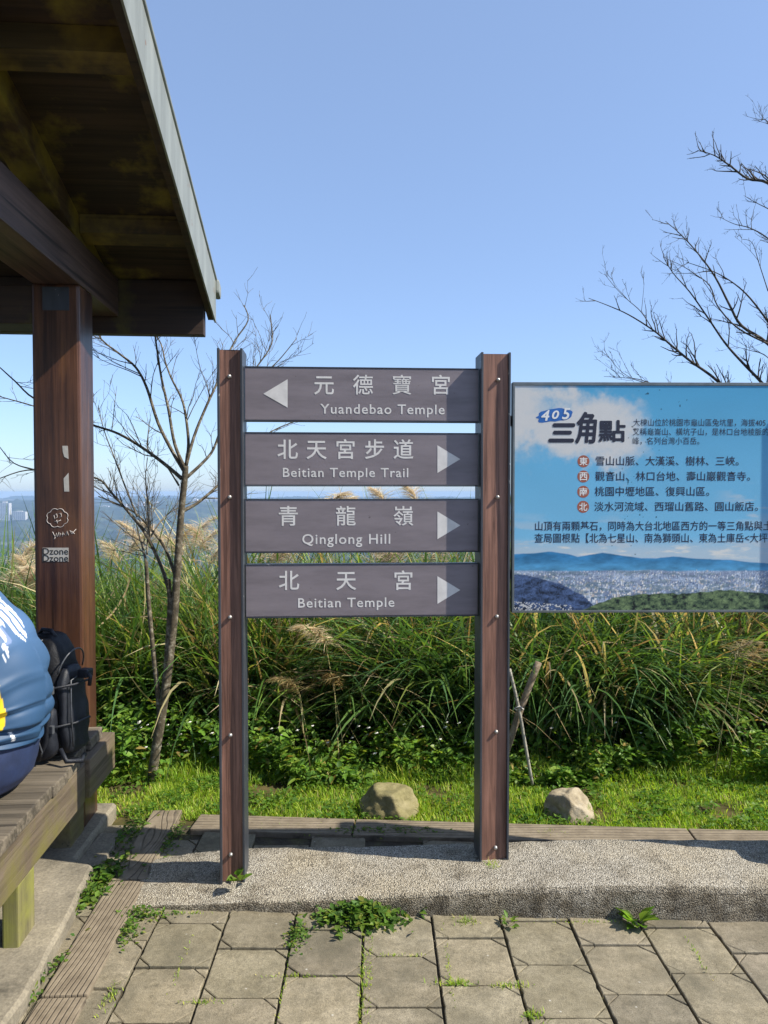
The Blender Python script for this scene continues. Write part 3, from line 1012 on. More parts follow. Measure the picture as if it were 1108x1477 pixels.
_v, _f = text_mesh('北北北北')
_w, _f = text_mesh('北')
TXT_ADV = 3.0 / (_v[:, 0].max() - _w[:, 0].max())
TXT_H = 1.0 / 0.92
line('大棟山位於桃園市龜山區兔坑里，海拔405', 912, 10.45, 609, 10.5, 0.0)
line('又稱龜崙山、橫坑子山，是林口台地稜脈的', 911.5, 10.45, 622.3, 10.5, 0.0)
line('峰，名列台灣小百岳。', 911, 10.45, 635.5, 10.5, 0.0)
line('雪山山脈、大漢溪、樹林、三峽。', 857.5, 14.55, 664.5, 13.5)
line('觀音山、林口台地、壽山巖觀音寺。', 857.5, 14.7, 686.5, 13.5)
line('桃園中壢地區、復興山區。', 857, 14.7, 708.5, 13.5)
line('淡水河流域、西瑠山舊路、圓山飯店。', 856.5, 14.6, 730.3, 13.5)
line('山頂有兩顆基石，同時為大台北地區西方的一等三角點與土', 770, 13.3, 758.5, 13.6)
line('查局圖根點【北為七星山、南為獅頭山、東為土庫岳<大坪山', 770, 13.3, 776, 13.6)
def heavy(mb, body, x0, x1, y0, y1, yb, r, shear):
    """brush-heavy lettering: the strokes thickened all round"""
    for i, (a_, b_) in enumerate(((0, 0), (r, 0), (-r, 0), (0, r), (0, -r), (r * .7, r * .7), (-r * .7, r * .7), (r * .7, -r * .7), (-r * .7, -r * .7))):
        text_fit(mb, body, bu(x0 + a_), bu(x1 + a_), bv(y1 + b_), bv(y0 + b_), yb - 0.00005 * i, 0.0, 1, shear)
heavy(ink, '三', 791, 827, 611.5, 636, YI, 1.7, 0.15)
heavy(ink, '角', 829.5, 859, 594.5, 638.5, YI, 1.2, 0.12)
heavy(ink, '點', 863, 900.5, 606, 636, YI, 0.9, 0.0)
ink.build('lettering', M['ink'], pr)
blob = MB()
pts = []
for k in range(40):
    t = 2 * math.pi * k / 40
    rj = 1 + 0.30 * mnoise.noise(Vector((math.cos(t) * 2.2, math.sin(t) * 2.2, 5.0)))
    x = 799.5 + 26.5 * rj * math.cos(t) * (1 - 0.0 * abs(math.sin(t))); y = 598.5 - (x - 799) * 0.10 - 9.5 * rj * math.sin(t) * (1 if abs(math.cos(t)) < 0.8 else 0.9)
    pts.append((bu(x), 0.0020, bv(y)))
blob.add(pts, [tuple(range(40))]).build('brush_mark', M['blob'], pr)
wh = MB()
heavy(wh, '4', 779.5, 790.5, 591.5, 606, 0.0016, 0.5, 0.2)
heavy(wh, '0', 795, 804.5, 592, 603.5, 0.0016, 0.5, 0.2)
heavy(wh, '5', 809.5, 820.5, 588.5, 604, 0.0016, 0.5, 0.2)
dz = MB()
for ch, y in zip('東西南北', (664.6, 686.5, 708.5, 730.3)):
    dz.add([(bu(840.7 + 8.7 * math.cos(2 * math.pi * k / 28)), 0.0020, bv(y + 8.7 * math.sin(2 * math.pi * k / 28))) for k in range(28)], [tuple(range(27, -1, -1))])
    text_fit(wh, ch, bu(834.8), bu(846.6), bv(y + 5.8), bv(y - 5.8), 0.0016, 0.012)
dz.build('disc', M['disc'], pr)
wh.build('white_lettering', M['white_ink'], pr)


# ------------------------------------------------------------------ pavilion
pav = empty('pavilion', PO, PA)
tag(pav, 'dark timber hilltop pavilion with sloping roof, brown post and grey metal verge', 'pavilion')
SL = 0.306
def zu(b): return 2.745 + SL * (0.55 - b)
post = MB().box(-0.105, 0.105, -0.10, 0.10, 0.04, 2.54).build('post', M['pav_post'], pav, bevel=0.012)
MB().box(-0.055, 0.062, -0.104, -0.1005, 2.42, 2.525).build('metal_plate', M['steel'], post, bevel=0.001)
for (a_, b_) in ((0, -4.2), (-2.9, 0), (-2.9, -4.2)):
    MB().box(a_ - 0.105, a_ + 0.105, b_ - 0.1, b_ + 0.1, 0.04, 2.54).build('post', M['pav_post'], pav, bevel=0.012)
MB().box(-0.10, 0.108, -4.7, 0.53, 2.54, 2.74).build('tie_beam', M['pav_beam'], pav, bevel=0.006)
MB().box(-3.0, -2.8, -4.7, 0.53, 2.54, 2.74).build('tie_beam', M['pav_beam'], pav, bevel=0.006)
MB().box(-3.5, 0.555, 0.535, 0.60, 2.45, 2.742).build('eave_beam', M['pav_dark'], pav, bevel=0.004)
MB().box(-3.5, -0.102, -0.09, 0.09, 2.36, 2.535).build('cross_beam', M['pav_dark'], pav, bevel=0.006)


def sloped(a0, a1, b0, b1, d0, d1):
    """a piece following the roof pitch from b0 up to b1, its faces d0 and d1 above the underside"""
    return [(a0, b0, zu(b0) + d0), (a1, b0, zu(b0) + d0), (a1, b1, zu(b1) + d0), (a0, b1, zu(b1) + d0),
            (a0, b0, zu(b0) + d1), (a1, b0, zu(b0) + d1), (a1, b1, zu(b1) + d1), (a0, b1, zu(b1) + d1)]


RB = -2.1
def mirror(pts): return [(x, 2 * RB - y, z) for x, y, z in pts]
for a0 in (-0.06, -1.5, -2.95):
    MB().hexa(sloped(a0, a0 + 0.125, 0.53, RB + 0.01, -0.135, -0.002)).build('rafter', M['pav_mossy_rafter'], pav, bevel=0.004)
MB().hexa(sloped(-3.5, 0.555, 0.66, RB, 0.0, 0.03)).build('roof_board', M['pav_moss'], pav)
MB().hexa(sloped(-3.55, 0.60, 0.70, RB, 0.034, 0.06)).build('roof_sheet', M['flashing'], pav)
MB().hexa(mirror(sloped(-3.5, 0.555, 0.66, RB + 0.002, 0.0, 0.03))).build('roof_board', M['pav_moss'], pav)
MB().hexa(mirror(sloped(-3.55, 0.60, 0.70, RB + 0.002, 0.034, 0.06))).build('roof_sheet', M['flashing'], pav)
for b_ in (0.03, -0.93, -1.85):
    MB().hexa(sloped(-3.5, -0.063, b_, b_ + 0.09, -0.09, -0.003)).build('purlin', M['pav_purlin'], pav)
    MB().hexa(sloped(0.068, 0.556, b_, b_ + 0.09, -0.09, -0.003)).build('purlin', M['pav_purlin'], pav)
MB().hexa(sloped(0.560, 0.590, 0.655, RB, -0.155, 0.032)).build('barge_board', M['pav_dark'], pav)
vf = MB()
vf.hexa(sloped(0.593, 0.602, 0.665, RB, -0.165, 0.072))
vf.tube([(0.600, 0.70, zu(0.70) + 0.075), (0.600, RB, zu(RB) + 0.075)], 0.011, 10)
vf.build('verge_flashing', M['flashing'], pav, bevel=0.002)
MB().hexa(sloped(0.585, 0.622, 0.735, 0.66, 0.0, 0.078)).build('verge_cap', M['flashing'], pav, bevel=0.014)
MB().box(-0.06, 0.10, -1.02, -0.90, 2.743, zu(-0.9) - 0.137).build('king_strut', M['pav_beam'], pav, bevel=0.004)

# stickers and scratched drawings on the post (they move with the post)
def pp(px_, py_):
    """a point on the post's front face, in pavilion coordinates"""
    r0 = P(px_, py_, 1.0) - Vector((0, 0, CAM_H))
    inv = Matrix.Rotation(-PA, 4, 'Z')
    o_ = inv @ (Vector((0, 0, CAM_H)) - PO); d_ = inv @ r0
    t = (-0.10 - o_.y) / d_.y
    p_ = o_ + d_ * t
    return (p_.x, p_.z)


M['paper'] = m_plain('old_white_paper', (0.46, 0.44, 0.41), 0.7, 0, 0.12, 60, 0.1)
M['chalk'] = m_plain('white_marker', (0.62, 0.58, 0.56), 0.7, 0, 0.2, 90, 0)
M['marker'] = m_plain('black_marker', (0.015, 0.015, 0.015), 0.6, 0, 0.1, 40, 0)
def patch(pxs, name, mat, y=-0.1012, lab=None):
    q_ = [pp(*p_) for p_ in pxs]
    n = len(q_)
    o = MB().add([(u, y, z) for u, z in q_] + [(u, y + 0.0009, z) for u, z in q_], [tuple(range(n))] + [(i, n + i, n + (i + 1) % n, (i + 1) % n) for i in range(n)]).build(name, mat, post)
    if lab: o['label'] = lab
    return o


patch([(90, 643), (98, 643), (99, 662), (93, 659), (91, 652)], 'torn_sticker', M['paper'], lab='upper torn scrap of white paper')
patch([(92, 690), (99, 682), (100, 709), (93, 709)], 'torn_sticker', M['paper'], lab='lower torn scrap of white paper')
patch([(61.5, 790), (99, 790), (99, 810), (61.5, 810)], 'paper_sticker', M['paper'], lab='white sticker with black lettering')
tx = MB()
for (r0, r1) in ((790.5, 800), (800.5, 810)):
    (u0, z1), (u1, z0) = pp(61.8, r0), pp(98.8, r1)
    text_fit(tx, 'Dzone', u0, u1, z0, z1, -0.1018, 0.012)
tx.build('sticker_lettering', M['marker'], post)
def strokes(name, lines, r, mat):
    mb = MB()
    for ln2 in lines:
        q_ = [pp(*p_) for p_ in ln2]
        mb.tube([(u, -0.1008, z) for u, z in q_], r, 5)
    return mb.build(name, mat, post)
fl_pts = [(83 + (14.0 + 2.0 * abs(math.sin(4 * t))) * math.cos(t), 747 + (12.0 + 2.0 * abs(math.sin(4 * t))) * math.sin(t)) for t in [2 * math.pi * k / 64 for k in range(65)]]
strokes('flower_drawing', [fl_pts, [(78, 743), (82, 741), (83, 746), (79, 748), (78, 743)], [(85, 741), (88, 740), (89, 745), (86, 746)], [(79, 752), (84, 752), (88, 750)], [(82, 750), (83, 755)]], 0.0011, M['chalk'])
strokes('scribble', [[(76, 767), (80, 775), (82, 768), (83, 774)], [(85, 773), (85, 767), (88, 770), (86, 774)], [(90, 774), (91, 767), (93, 771), (90, 772)], [(95, 773), (97, 766), (99, 772)], [(101, 765), (104, 770), (110, 763)], [(103, 766), (108, 770)], [(78, 778), (80, 775)]], 0.0012, M['chalk'])

# ------------------------------------------------------------------ bench
BO = PO
bench = empty('bench', BO, PA)
tag(bench, 'weathered grey timber bench under the pavilion, green with moss on its legs', 'bench')
BR = 0.19      # right face in pavilion coordinates
bdef = [(-0.40 - 0.163 * k) for k in range(0, 11)]
for i, b1 in enumerate(bdef):
    b0 = b1 - 0.157
    dz = random.uniform(-0.002, 0.002)
    MB().box(BR - 0.47, BR + random.uniform(-0.004, 0.004), b0, b1, 0.447 + dz, 0.492 + dz).build('plank', M['bench_top'], bench, bevel=0.005)
MB().box(0.113, BR - 0.012, -0.235, -0.06, 0.46, 0.512).build('plank', M['bench_top'], bench, bevel=0.006)
MB().box(BR - 0.47, BR - 0.03, -0.393, -0.240, 0.447, 0.492).build('plank', M['bench_top'], bench, bevel=0.005)
MB().box(BR - 0.062, BR - 0.004, -2.2, -0.335, 0.275, 0.444).build('apron', M['bench_side'], bench, bevel=0.005)
MB().box(BR - 0.050, BR + 0.016, -0.332, 0.04, 0.285, 0.455).build('apron', M['bench_side'], bench, bevel=0.006)
MB().box(BR - 0.47, BR - 0.42, -2.2, -0.335, 0.275, 0.444).build('apron', M['bench_side'], bench, bevel=0.005)
for b_ in (-0.95, -2.1):
    for a_ in (BR - 0.064, BR - 0.45):
        MB().box(a_, a_ + 0.055, b_ - 0.07, b_ + 0.07, 0.05, 0.272).build('leg', M['bench_leg'], bench, bevel=0.006)
MB().box(BR - 0.40, BR - 0.08, -0.30, -0.12, 0.05, 0.272).build('leg', M['bench_side'], bench, bevel=0.006)


# ------------------------------------------------------------------ the seated person
def skin_mesh(name, chains, mat, parent=None, sub=2):
    """chains of (x,y,z,r); the first point of a chain may be an index into earlier points"""
    verts, edges, rad = [], [], []
    for ch in chains:
        prev = None
        for it in ch:
            if isinstance(it, int):
                prev = it; continue
            verts.append(it[:3]); rad.append(it[3] if isinstance(it[3], tuple) else (it[3], it[3]))
            if prev is not None: edges.append((prev, len(verts) - 1))
            prev = len(verts) - 1
    me = bpy.data.meshes.new(name)
    me.from_pydata(verts, edges, [])
    o = bpy.data.objects.new(name, me)
    COL.objects.link(o)
    md = o.modifiers.new('skin', 'SKIN')
    md.use_smooth_shade = True
    for i, sv in enumerate(me.skin_vertices[0].data):
        sv.radius = rad[i]
        sv.use_root = (i == 0)
    o.modifiers.new('sub', 'SUBSURF').levels = sub
    o.modifiers['sub'].render_levels = sub
    dg = bpy.context.evaluated_depsgraph_get()
    m2 = bpy.data.meshes.new_from_object(o.evaluated_get(dg))
    m2.name = name
    bpy.data.objects.remove(o)
    m2.polygons.foreach_set('use_smooth', [True] * len(m2.polygons))
    return link(name, m2, mat, parent)


M['skin'] = m_plain('skin', (0.46, 0.27, 0.19), 0.5, 0, 0.08, 30, 0.05)
M['shorts'] = m_plain('navy_shorts', (0.014, 0.026, 0.075), 0.65, 0, 0.25, 20, 0.15)
M['hair'] = m_plain('black_hair', (0.012, 0.010, 0.009), 0.5, 0, 0.3, 60, 0.4)
M['shoe'] = m_plain('dark_shoe', (0.03, 0.03, 0.035), 0.6, 0, 0.3, 30, 0.2)
person = empty('person', (-1.495, 2.74, 0.06), 0)
tag(person, 'seated cyclist with back turned, blue jersey with white and yellow print, navy shorts', 'person')
body_chains = [
    [(0.0, 0, 0.53, (0.13, 0.15)), (0.03, 0, 0.66, (0.12, 0.14)), (0.02, 0, 0.80, (0.12, 0.15)), (-0.06, 0, 0.96, (0.12, 0.16)), (-0.18, 0, 1.09, (0.10, 0.14)), (-0.27, 0, 1.15, 0.058), (-0.34, 0, 1.21, 0.062), (-0.385, 0, 1.275, 0.092), (-0.41, 0, 1.345, 0.085)],
    [4, (-0.20, 0.19, 1.06, 0.060), (-0.34, 0.23, 0.86, 0.048), (-0.50, 0.16, 0.70, 0.036), (-0.58, 0.12, 0.665, 0.030)],
    [4, (-0.20, -0.19, 1.06, 0.060), (-0.34, -0.23, 0.86, 0.048), (-0.50, -0.16, 0.70, 0.036), (-0.58, -0.12, 0.665, 0.030)],
    [0, (-0.10, 0.11, 0.50, 0.098), (-0.30, 0.14, 0.505, 0.085), (-0.48, 0.15, 0.50, 0.064), (-0.49, 0.15, 0.27, 0.056), (-0.45, 0.15, 0.07, 0.040), (-0.55, 0.16, 0.035, 0.036), (-0.66, 0.17, 0.03, 0.030)],
    [0, (-0.10, -0.11, 0.50, 0.098), (-0.30, -0.14, 0.505, 0.085), (-0.48, -0.15, 0.50, 0.064), (-0.49, -0.15, 0.27, 0.056), (-0.45, -0.15, 0.07, 0.040), (-0.55, -0.16, 0.035, 0.036), (-0.66, -0.17, 0.03, 0.030)],
]
skin_mesh('body', body_chains, M['skin'], person, 2)
for s in (1, -1):     # five bent fingers each hand, laid over the knee
    hx, hy, hz = -0.58, 0.12 * s, 0.665
    mbs = []
    for k, (dy, L_) in enumerate(((-0.030, 0.062), (-0.010, 0.075), (0.010, 0.078), (0.030, 0.068))):
        y_ = hy + dy
        mbs.append([(hx - 0.01, y_, hz, 0.010), (hx - 0.01 - L_ * 0.5, y_, hz - 0.004, 0.009), (hx - 0.01 - L_ * 0.85, y_, hz - 0.03, 0.008), (hx - 0.01 - L_, y_, hz - 0.055, 0.007)])
    mbs.append([(hx + 0.02, hy - 0.03 * s, hz, 0.012), (hx - 0.01, hy - 0.055 * s, hz - 0.008, 0.010), (hx - 0.04, hy - 0.066 * s, hz - 0.02, 0.008)])
    hand_m = MB()
    for c_ in mbs: hand_m.tube([p_[:3] for p_ in c_], [p_[3] for p_ in c_], 8)
    hand_m.build('fingers', M['skin'], person)
fc = MB()      # the face he turns to the left
fc.tube([(-0.48, 0, 1.315), (-0.505, 0, 1.285), (-0.49, 0, 1.27)], [0.008, 0.014, 0.008], 8)
fc.tube([(-0.455, 0.035, 1.25), (-0.468, 0, 1.246), (-0.455, -0.035, 1.25)], [0.006, 0.010, 0.006], 8)
for s in (1, -1): fc.tube([(-0.38, 0.085 * s, 1.33), (-0.375, 0.10 * s, 1.31), (-0.385, 0.09 * s, 1.275)], [0.010, 0.014, 0.009], 8)
fc.build('face', M['skin'], person)
ey = MB()
for s in (1, -1): ey.dome((-0.468, 0.034 * s, 1.315), (-1, 0.2 * s, 0), 0.011, 0.006)
ey.build('eyes', M['marker'], person)
hr = MB()
hv = []; hf = []
for i in range(9):
    for k in range(16):
        ph, tt = math.pi * 0.62 * i / 8, 2 * math.pi * k / 16
        hv.append((-0.385 + 0.108 * math.sin(ph) * math.cos(tt) * (0.86 if math.cos(tt) < 0 else 1.0), 0.100 * math.sin(ph) * math.sin(tt), 1.33 + 0.105 * math.cos(ph)))
for i in range(8):
    for k in range(16):
        hf.append((i * 16 + k, (i + 1) * 16 + k, (i + 1) * 16 + (k + 1) % 16, i * 16 + (k + 1) % 16))
hr.add(hv, hf, True); hr.build('hair', M['hair'], person)
sho = skin_mesh('shorts', [[(0.03, 0, 0.56, (0.15, 0.17)), (0.04, 0, 0.66, (0.14, 0.16))],
                     [0, (-0.10, 0.11, 0.515, 0.125), (-0.30, 0.14, 0.515, 0.108), (-0.40, 0.145, 0.51, 0.095)],
                     [0, (-0.10, -0.11, 0.515, 0.125), (-0.30, -0.14, 0.515, 0.108), (-0.40, -0.145, 0.51, 0.095)]], M['shorts'], person, 2)
pm = MB()
prf = [(-0.03, 0.436, 0.02, 0.05), (-0.02, 0.438, 0.12, 0.16), (-0.01, 0.46, 0.155, 0.205), (0.005, 0.50, 0.172, 0.218), (0.018, 0.56, 0.178, 0.216), (0.03, 0.63, 0.172, 0.206), (0.045, 0.70, 0.165, 0.192)]
prf = [tuple(np.interp(t_, range(len(prf)), [p_[i_] for p_ in prf]) for i_ in range(4)) for t_ in np.linspace(0, len(prf) - 1, 31)]
vs_, fs_ = [], []
for (cx0, cz0, rx0, ry0) in prf:
    for k in range(40):
        t_ = 2 * math.pi * k / 40
        fo = 1 + 0.02 * mnoise.noise(Vector((math.cos(t_) * 2, math.sin(t_) * 2, cz0 * 22)))
        vs_.append((cx0 + rx0 * fo * math.cos(t_), ry0 * fo * math.sin(t_), cz0))
for i in range(30):
    for k in range(40):
        fs_.append((i * 40 + k, i * 40 + (k + 1) % 40, (i + 1) * 40 + (k + 1) % 40, (i + 1) * 40 + k))
pm.add(vs_, fs_, True).add([v_.co[:] for v_ in sho.data.vertices], [tuple(p_.vertices) for p_ in sho.data.polygons], True)
bpy.data.objects.remove(sho)
pm.build('shorts', M['shorts'], person)
for s in (1, -1):
    MB().tube([(-0.43, 0.15 * s, 0.03), (-0.50, 0.155 * s, 0.045), (-0.60, 0.165 * s, 0.04), (-0.70, 0.17 * s, 0.028)], [0.048, 0.052, 0.046, 0.028], 12).build('shoe', M['shoe'], person)

# jersey: a lofted shell round the torso with short sleeves, its print kept on it
sp_pts = [(0.045, 0.665), (0.056, 0.70), (0.066, 0.75), (0.066, 0.80), (0.048, 0.88), (0.0, 0.97), (-0.07, 1.055), (-0.15, 1.115), (-0.22, 1.155), (-0.27, 1.185)]
sp_r = [(0.166, 0.198), (0.174, 0.200), (0.183, 0.200), (0.187, 0.206), (0.190, 0.212), (0.188, 0.218), (0.172, 0.222), (0.145, 0.205), (0.100, 0.140), (0.080, 0.085)]
nr2, nk = 170, 260
ts = np.linspace(0, len(sp_pts) - 1, nr2)
ii = np.arange(len(sp_pts))
def sm(col):
    y = np.interp(ts, ii, col)
    for _ in range(6): y[1:-1] = (y[:-2] + 2 * y[1:-1] + y[2:]) / 4
    return y
cx_, cz_ = sm([p_[0] for p_ in sp_pts]), sm([p_[1] for p_ in sp_pts])
ra, rb = sm([r_[0] for r_ in sp_r]), sm([r_[1] for r_ in sp_r])
tx_, tz_ = np.gradient(cx_), np.gradient(cz_)
tl_ = np.hypot(tx_, tz_); tx_, tz_ = tx_ / tl_, tz_ / tl_
ang = np.linspace(0, 2 * np.pi, nk, endpoint=False)
A_, TT = np.meshgrid(ang, ts / ts[-1])
fold = np.sin(TT * 70 + 2.6 * np.sin(A_ * 1.7 + 1) + 2.2 * np.sin(TT * 7))
fold = np.sign(fold) * np.abs(fold) ** 1.6
wr = 0.0085 * fold * sstep(0.62, 0.25, TT) * (0.55 + 0.45 * np.sin(A_ * 1.5 + 0.4)) + 0.003 * np.sin(TT * 43 + 5 * np.cos(A_ + 0.5)) + 0.003 * np.sin(TT * 23 + A_ * 6)
rA = ra[:, None] + wr; rB = rb[:, None] + wr
jx = cx_[:, None] + rA * np.cos(A_) * tz_[:, None]
jy = rB * np.sin(A_)
jz = cz_[:, None] - rA * np.cos(A_) * tx_[:, None]
# print: blue with paler stripes, white shards on the shoulder blade, a yellow flank
# (A_ = 0 is the back, A_ = 3/2 pi the side towards the path)
w_ = np.mod(A_ + np.pi, 2 * np.pi) - np.pi        # -pi..pi, negative towards the path
jc = np.zeros((nr2, nk, 3)) + np.array([0.034, 0.082, 0.165])
gr2 = sstep(0.55, 0.0, TT)[..., None]
jc = jc * (1 - gr2) + gr2 * np.array([0.020, 0.058, 0.125])
stp = (np.sin((w_ * 20 - TT * 26)) > 0.35) & (TT > 0.50) & (w_ < -0.45)
jc[stp] = (0.17, 0.21, 0.36)
pale = sstep(0.42, 0.52, TT)[..., None] * 0.35
jc = jc * (1 - pale) + pale * np.array([0.10, 0.20, 0.40])
edge1 = 0.50 + 0.05 * np.sin(w_ * 11) + 0.10 * (w_ + 0.5)
sh_ = (np.sin(w_ * 46 + TT * 24 + 1.0 * np.sin(TT * 50)) + 0.25 * np.sin(TT * 90 + w_ * 20) > -0.35) & (TT > edge1) & (TT < 0.635 + 0.04 * np.sin(w_ * 17 + 1) + 0.1 * (w_ + 0.5)) & (w_ > -0.66 + 0.06 * np.sin(TT * 50)) & (w_ < 0.05)
jc[sh_] = (0.70, 0.73, 0.78)
yl = (w_ < -0.92 + 0.03 * np.sin(TT * 30)) & (w_ > -2.0) & (TT > 0.18) & (TT < 0.50)
jc[yl] = (0.80, 0.53, 0.015)
yl2 = (np.abs(w_ + 0.30 - (TT - 0.7) * 0.9) < 0.03) & (TT > 0.60)
jc[yl2] = (0.80, 0.58, 0.05)
tg = (np.abs(w_ + 0.70 + (TT - 0.13) * 2) < 0.03) & (np.abs(TT - 0.13) < 0.028)
jc[tg] = (0.75, 0.76, 0.78)
idx = np.arange(nr2 * nk).reshape(nr2, nk)
q = np.stack([idx[:-1], np.roll(idx[:-1], -1, 1), np.roll(idx[1:], -1, 1), idx[1:]], -1).reshape(-1, 4)
M['jersey'] = m_attr('printed_jersey', 0.55, 0.35, 0.08, 500)
mesh_np('jersey', np.stack([jx, jy, jz], -1).reshape(-1, 3), q, M['jersey'], person, tint=jc.reshape(-1, 3), smooth=True)
M['sleeve'] = m_plain('blue_sleeve', (0.03, 0.12, 0.34), 0.55, 0, 0.15, 20, 0.1)
for s in (1, -1):
    MB().tube([(-0.12, 0.14 * s, 1.07), (-0.20, 0.20 * s, 1.055), (-0.27, 0.222 * s, 0.97), (-0.32, 0.232 * s, 0.90)], [0.09, 0.085, 0.075, 0.068], 14, caps=False).build('sleeve', M['sleeve'], person)

# ------------------------------------------------------------------ backpack
M['pack'] = m_plain('black_nylon', (0.007, 0.0075, 0.010), 0.6, 0, 0.4, 25, 0.5, 0.3)
M['pack2'] = m_plain('black_pack_panel', (0.012, 0.014, 0.020), 0.5, 0, 0.3, 40, 0.4, 0.35)
M['red'] = m_plain('red_tab', (0.5, 0.03, 0.04), 0.6, 0, 0.1, 40, 0)
pack = empty('backpack', P(79, 1090, 3.14).xy.to_3d() + Vector((0, 0, 0.496)), R(-10))
tag(pack, 'black backpack standing on the bench against the pavilion post', 'backpack')
def soft_box(mb, c, size, p=4.0, n=20, lean=0.0, taper=0.0, jit=0.004):
    vs, fs = [], []
    for i in range(n + 1):
        ph = -math.pi / 2 + math.pi * i / n
        for k in range(2 * n):
            t = math.pi * k / n
            x, y, z = math.cos(ph) * math.cos(t), math.cos(ph) * math.sin(t), math.sin(ph)
            l = (abs(x) ** p + abs(y) ** p + abs(z) ** p) ** (-1 / p)
            x, y, z = x * l, y * l, z * l
            f_ = 1 - taper * (z + 1) / 2
            q_ = Vector((c[0] + x * size[0] / 2 * f_, c[1] + y * size[1] / 2 * f_, c[2] + z * size[2] / 2))
            q_.x += lean * (q_.z)
            q_ += Vector((1, 0.6, 0.3)) * (jit * mnoise.noise(q_ * 18) + 0.5 * jit * mnoise.noise(Vector((q_.x * 12, q_.y * 12, q_.z * 55))))
            vs.append(q_)
    for i in range(n):
        for k in range(2 * n):
            k2 = (k + 1) % (2 * n)
            fs.append((i * 2 * n + k, i * 2 * n + k2, (i + 1) * 2 * n + k2, (i + 1) * 2 * n + k))
    mb.add(vs, fs, True)


mb = MB(); soft_box(mb, (-0.01, 0.02, 0.255), (0.235, 0.22, 0.51), 4.0, 22, -0.05, 0.25, 0.012); mb.build('main_bag', M['pack'], pack)
mb = MB(); soft_box(mb, (0.10, 0.0, 0.20), (0.06, 0.19, 0.36), 3.5, 16, -0.06, 0.2, 0.010); mb.build('front_pocket', M['pack2'], pack)
mb = MB(); soft_box(mb, (0.0, -0.105, 0.13), (0.17, 0.07, 0.24), 3.2, 16, -0.03, 0.1, 0.010); mb.build('side_pocket', M['pack2'], pack)
mb = MB(); mb.tube([(0.02, -0.10, 0.46), (0.04, -0.125, 0.36), (0.065, -0.13, 0.24), (0.055, -0.135, 0.10), (0.02, -0.14, 0.02)], 0.011, 8); mb.build('strap', M['pack2'], pack)
mb = MB(); mb.tube([(-0.07, 0.0, 0.50), (-0.05, 0.0, 0.525), (-0.01, 0.0, 0.522), (0.01, 0.0, 0.495)], 0.009, 8); mb.build('handle', M['pack2'], pack)
MB().box(0.12, 0.165, -0.02, 0.03, 0.33, 0.365).build('buckle', M['pack2'], pack, bevel=0.006)
mb = MB(); mb.tube([(0.155, -0.01, 0.355), (0.175, -0.01, 0.335), (0.17, -0.01, 0.30)], 0.009, 6); mb.build('strap', M['pack2'], pack)
MB().box(0.045, 0.075, -0.146, -0.142, 0.225, 0.232).build('red_tab', M['red'], pack)
mb = MB(); mb.tube([(0.0, -0.11, 0.30), (0.03, -0.13, 0.29), (0.06, -0.11, 0.295)], 0.012, 8); mb.build('buckle', M['pack'], pack)
mb = MB(); mb.tube([(0.10, -0.11, 0.06), (0.14, -0.13, 0.02), (0.18, -0.09, 0.012), (0.15, -0.02, 0.012)], 0.010, 7); mb.build('strap', M['pack2'], pack)


M['zip'] = m_plain('grey_zip', (0.07, 0.075, 0.085), 0.4, 0.2, 0.3, 80, 0)
zp = MB()
zp.tube([(0.075 + 0.03 * math.sin(t_ * 3), -0.085 + 0.17 * (0.5 - 0.5 * math.cos(t_ * math.pi)), 0.36 + 0.09 * math.sin(t_ * math.pi)) for t_ in np.linspace(0, 1, 15)], 0.0035, 5)
zp.tube([(-0.06, -0.096, 0.10), (-0.07, -0.098, 0.25), (-0.06, -0.09, 0.40), (-0.03, -0.05, 0.485), (0.0, 0.02, 0.50)], 0.0035, 5)
zp.tube([(0.132, -0.07, 0.06), (0.128, -0.075, 0.2), (0.118, -0.06, 0.33), (0.118, 0.03, 0.345)], 0.003, 5)
zp.build('zip', M['zip'], pack)
for z_ in (0.14, 0.30):
    sb = MB(); sb.tube([(-0.08, -0.105, z_), (0.0, -0.135, z_ - 0.01), (0.08, -0.115, z_ + 0.01), (0.135, -0.06, z_ + 0.015), (0.145, 0.03, z_ + 0.015)], 0.0055, 6)
    sb.build('compression_strap', M['pack2'], pack)
    MB().box(0.055, 0.085, -0.138, -0.122, z_ - 0.012, z_ + 0.022).build('buckle', M['zip'], pack, bevel=0.004)
MB().tube([(0.03, -0.14, 0.03), (0.045, -0.15, 0.06), (0.03, -0.15, 0.10), (0.04, -0.148, 0.13)], 0.004, 6).build('cord_loop', M['zip'], pack)

# ------------------------------------------------------------------ boulders
def boulder(px_, py_, y, w, h, d, seed, mat, lab, cut):
    c = P(px_, py_, y)
    bm = bmesh.new()
    bmesh.ops.create_icosphere(bm, subdivisions=5, radius=1.0)
    for v in bm.verts:
        n = v.co.normalized()
        r = 1.0
        for (cn, cd) in cut:
            k = n.dot(Vector(cn).normalized())
            if k > 1e-3: r = min(r, cd / k)
        r += 0.10 * mnoise.noise(n * 1.6 + Vector((seed, 0, 0))) + 0.05 * mnoise.noise(n * 4 + Vector((seed, 3, 0))) + 0.02 * mnoise.noise(n * 11 + Vector((0, seed, 0)))
        v.co = Vector((n.x * r * w / 2, n.y * r * d / 2, n.z * r * h * 0.62))
    for f in bm.faces: f.smooth = True
    me = bpy.data.meshes.new('boulder'); bm.to_mesh(me); bm.free()
    o = link('boulder', me, mat, None, (c.x, c.y, c.z + h * 0.36))
    return tag(o, lab, 'boulder')


